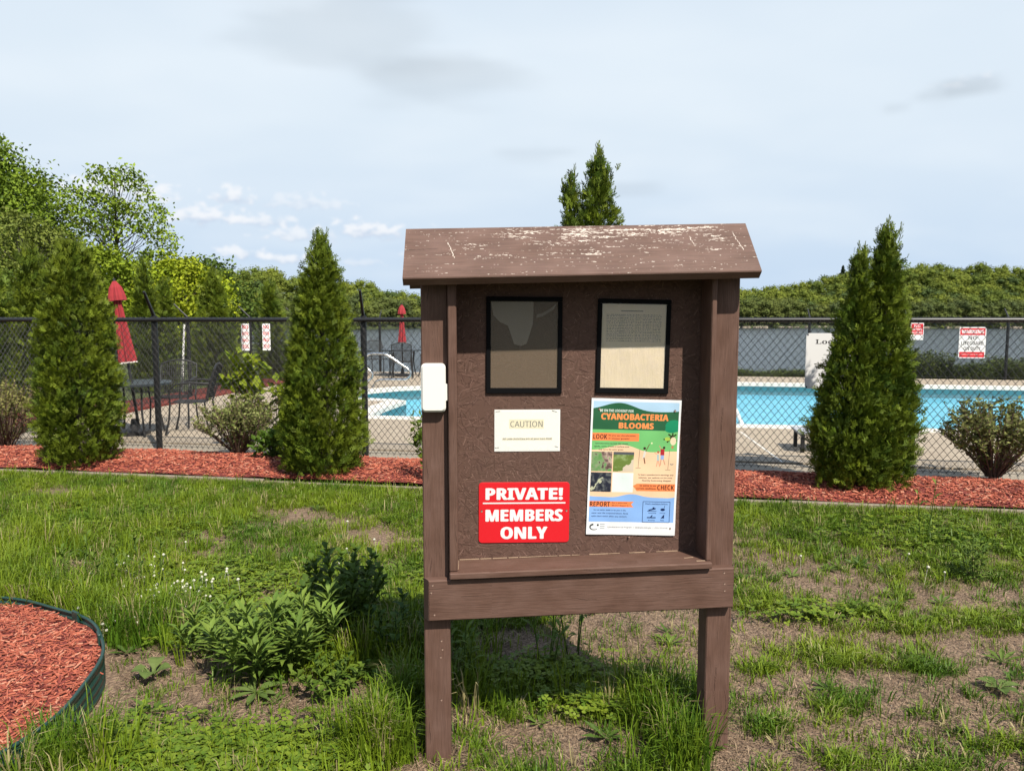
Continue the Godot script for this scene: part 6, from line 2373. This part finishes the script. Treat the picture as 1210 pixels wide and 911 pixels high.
func weed(called: String, label: String, at: Vector3, shoots: int, h: float, wide: float, leaves: int, leaf: float, lw: float, c0: Color, c1: Color, crowd := 0.8) -> Node3D:
	var o := thing(called, label, "weed", Vector3(at.x, wild(at.x, at.z), at.z))
	for k in shoots:
		var a := k * 2.4 + rng.randf() * 0.8
		var f := sqrt((k + 0.3) / shoots)
		var lean := Vector3(cos(a), 0, sin(a)) * f * wide
		var b := shoot(h * rng.randf_range(0.8, 1.1) * (1.12 - 0.25 * f), lean, leaves, leaf, lw, c0, c1, crowd)
		put("leafy_shoot", b, M.leaf, o, true, Transform3D(Basis.IDENTITY, Vector3(cos(a), 0, sin(a)) * f * 0.05))
	return o


func make_weeds() -> void:
	var a0 := Color(0.095, 0.165, 0.026)
	var a1 := Color(0.19, 0.27, 0.045)
	weed("leafy_weed", "large clump of pale green lance leaved weeds left of the board", Vector3(-1.03, 0, -3.02), 24, 0.30, 1.05, 30, 0.115, 0.19, a0, a1, 0.62)
	weed("leafy_weed", "smaller lance leaved weed at the left side of the large clump", Vector3(-1.36, 0, -3.22), 9, 0.24, 0.7, 20, 0.085, 0.22, a0, a1, 0.7)
	weed("leafy_weed", "lance leaved weed at the back right of the large clump", Vector3(-0.86, 0, -3.22), 10, 0.30, 0.7, 24, 0.11, 0.19, a0, a1, 0.65)
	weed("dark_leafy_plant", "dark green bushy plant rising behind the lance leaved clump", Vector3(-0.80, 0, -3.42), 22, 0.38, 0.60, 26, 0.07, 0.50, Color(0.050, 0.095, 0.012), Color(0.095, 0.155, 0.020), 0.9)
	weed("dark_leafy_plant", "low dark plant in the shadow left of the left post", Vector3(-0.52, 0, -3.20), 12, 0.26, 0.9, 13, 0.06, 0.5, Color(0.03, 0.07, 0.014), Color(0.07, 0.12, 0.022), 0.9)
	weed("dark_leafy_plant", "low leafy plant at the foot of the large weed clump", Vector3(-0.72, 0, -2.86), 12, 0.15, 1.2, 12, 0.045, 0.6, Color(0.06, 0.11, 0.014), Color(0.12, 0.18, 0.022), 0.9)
	# flat rosette of broad leaves under the clump, and the broad leaf beside the edging
	for q in [["broad flat leaf rosette spreading in front of the large clump", Vector3(-1.02, 0, -2.84), 9, 0.11, 0.016, 0.2], ["single broad leaved dock plant against the green edging", Vector3(-1.50, 0, -2.98), 4, 0.085, 0.036, 0.8], ["small broad leaf rosette on the bare ground right of the board", Vector3(1.95, 0, -2.85), 7, 0.07, 0.02, 0.4]]:
		var o := thing("leaf_rosette", q[0], "weed", Vector3(q[1].x, wild(q[1].x, q[1].z), q[1].z))
		for k in q[2]:
			var b := MB.new()
			var a: float = k * TAU / q[2] + rng.randf() * 0.4 + (2.6 if q[2] == 4 else 0.0)
			var out := Vector3(cos(a), 0, sin(a))
			var s: Vector3 = out.cross(Vector3.UP) * q[4]
			var L: float = q[3] * rng.randf_range(0.8, 1.2)
			var pts := []
			for j in 6:
				var t := j / 5.0
				pts.append([out * L * t + Vector3.UP * (0.012 + q[5] * L * sin(t * 2.4) * 0.6), s * [0.12, 0.25, 0.75, 1.0, 0.7, 0.0][j]])
			b.tint = Color(0.085, 0.14, 0.03).lerp(Color(0.13, 0.18, 0.05), rng.randf())
			for j in 5:
				var lift := Vector3.UP * 0.006
				b.quad(pts[j][0], pts[j + 1][0], pts[j + 1][0] + pts[j + 1][1] + lift, pts[j][0] + pts[j][1] + lift, Vector3.UP)
				b.quad(pts[j][0], pts[j + 1][0], pts[j + 1][0] - pts[j + 1][1] + lift, pts[j][0] - pts[j][1] + lift, Vector3.UP)
			put("leaf", b, M.leaf, o, true)
	# upright single weeds
	var u0 := Color(0.075, 0.13, 0.02)
	var u1 := Color(0.14, 0.20, 0.03)
	for q in [["thin upright weed in the lawn above the round edging's back", Vector3(-2.40, 0, -4.02), 2, 0.34, 16], ["upright weed with spread leaves nearest the clover flowers", Vector3(-1.93, 0, -3.92), 2, 0.36, 18], ["upright weed just left of the one by the clover flowers", Vector3(-2.2, 0, -3.95), 3, 0.26, 14], ["thin stemmed weed standing behind the board in its shadow", Vector3(0.15, 0, -3.1), 4, 0.36, 9], ["thin stemmed weed beside the shadow edge beneath the board", Vector3(0.28, 0, -3.2), 3, 0.40, 9], ["leafy weed under the board next to the left post", Vector3(-0.21, 0, -2.95), 5, 0.24, 12], ["bushy weed in the lawn by the right edge of the view", Vector3(2.66, 0, -4.15), 8, 0.22, 14], ["tall thin weed in the lawn beneath the right arborvitae", Vector3(2.78, 0, -4.9), 2, 0.42, 8], ["weed in front of the left mulch bed edging", Vector3(-3.9, 0, -5.1), 4, 0.2, 12]]:
		weed("upright_weed", q[0], q[1], q[2], q[3], 0.25, q[4], 0.07, 0.26, u0, u1, 1.0)
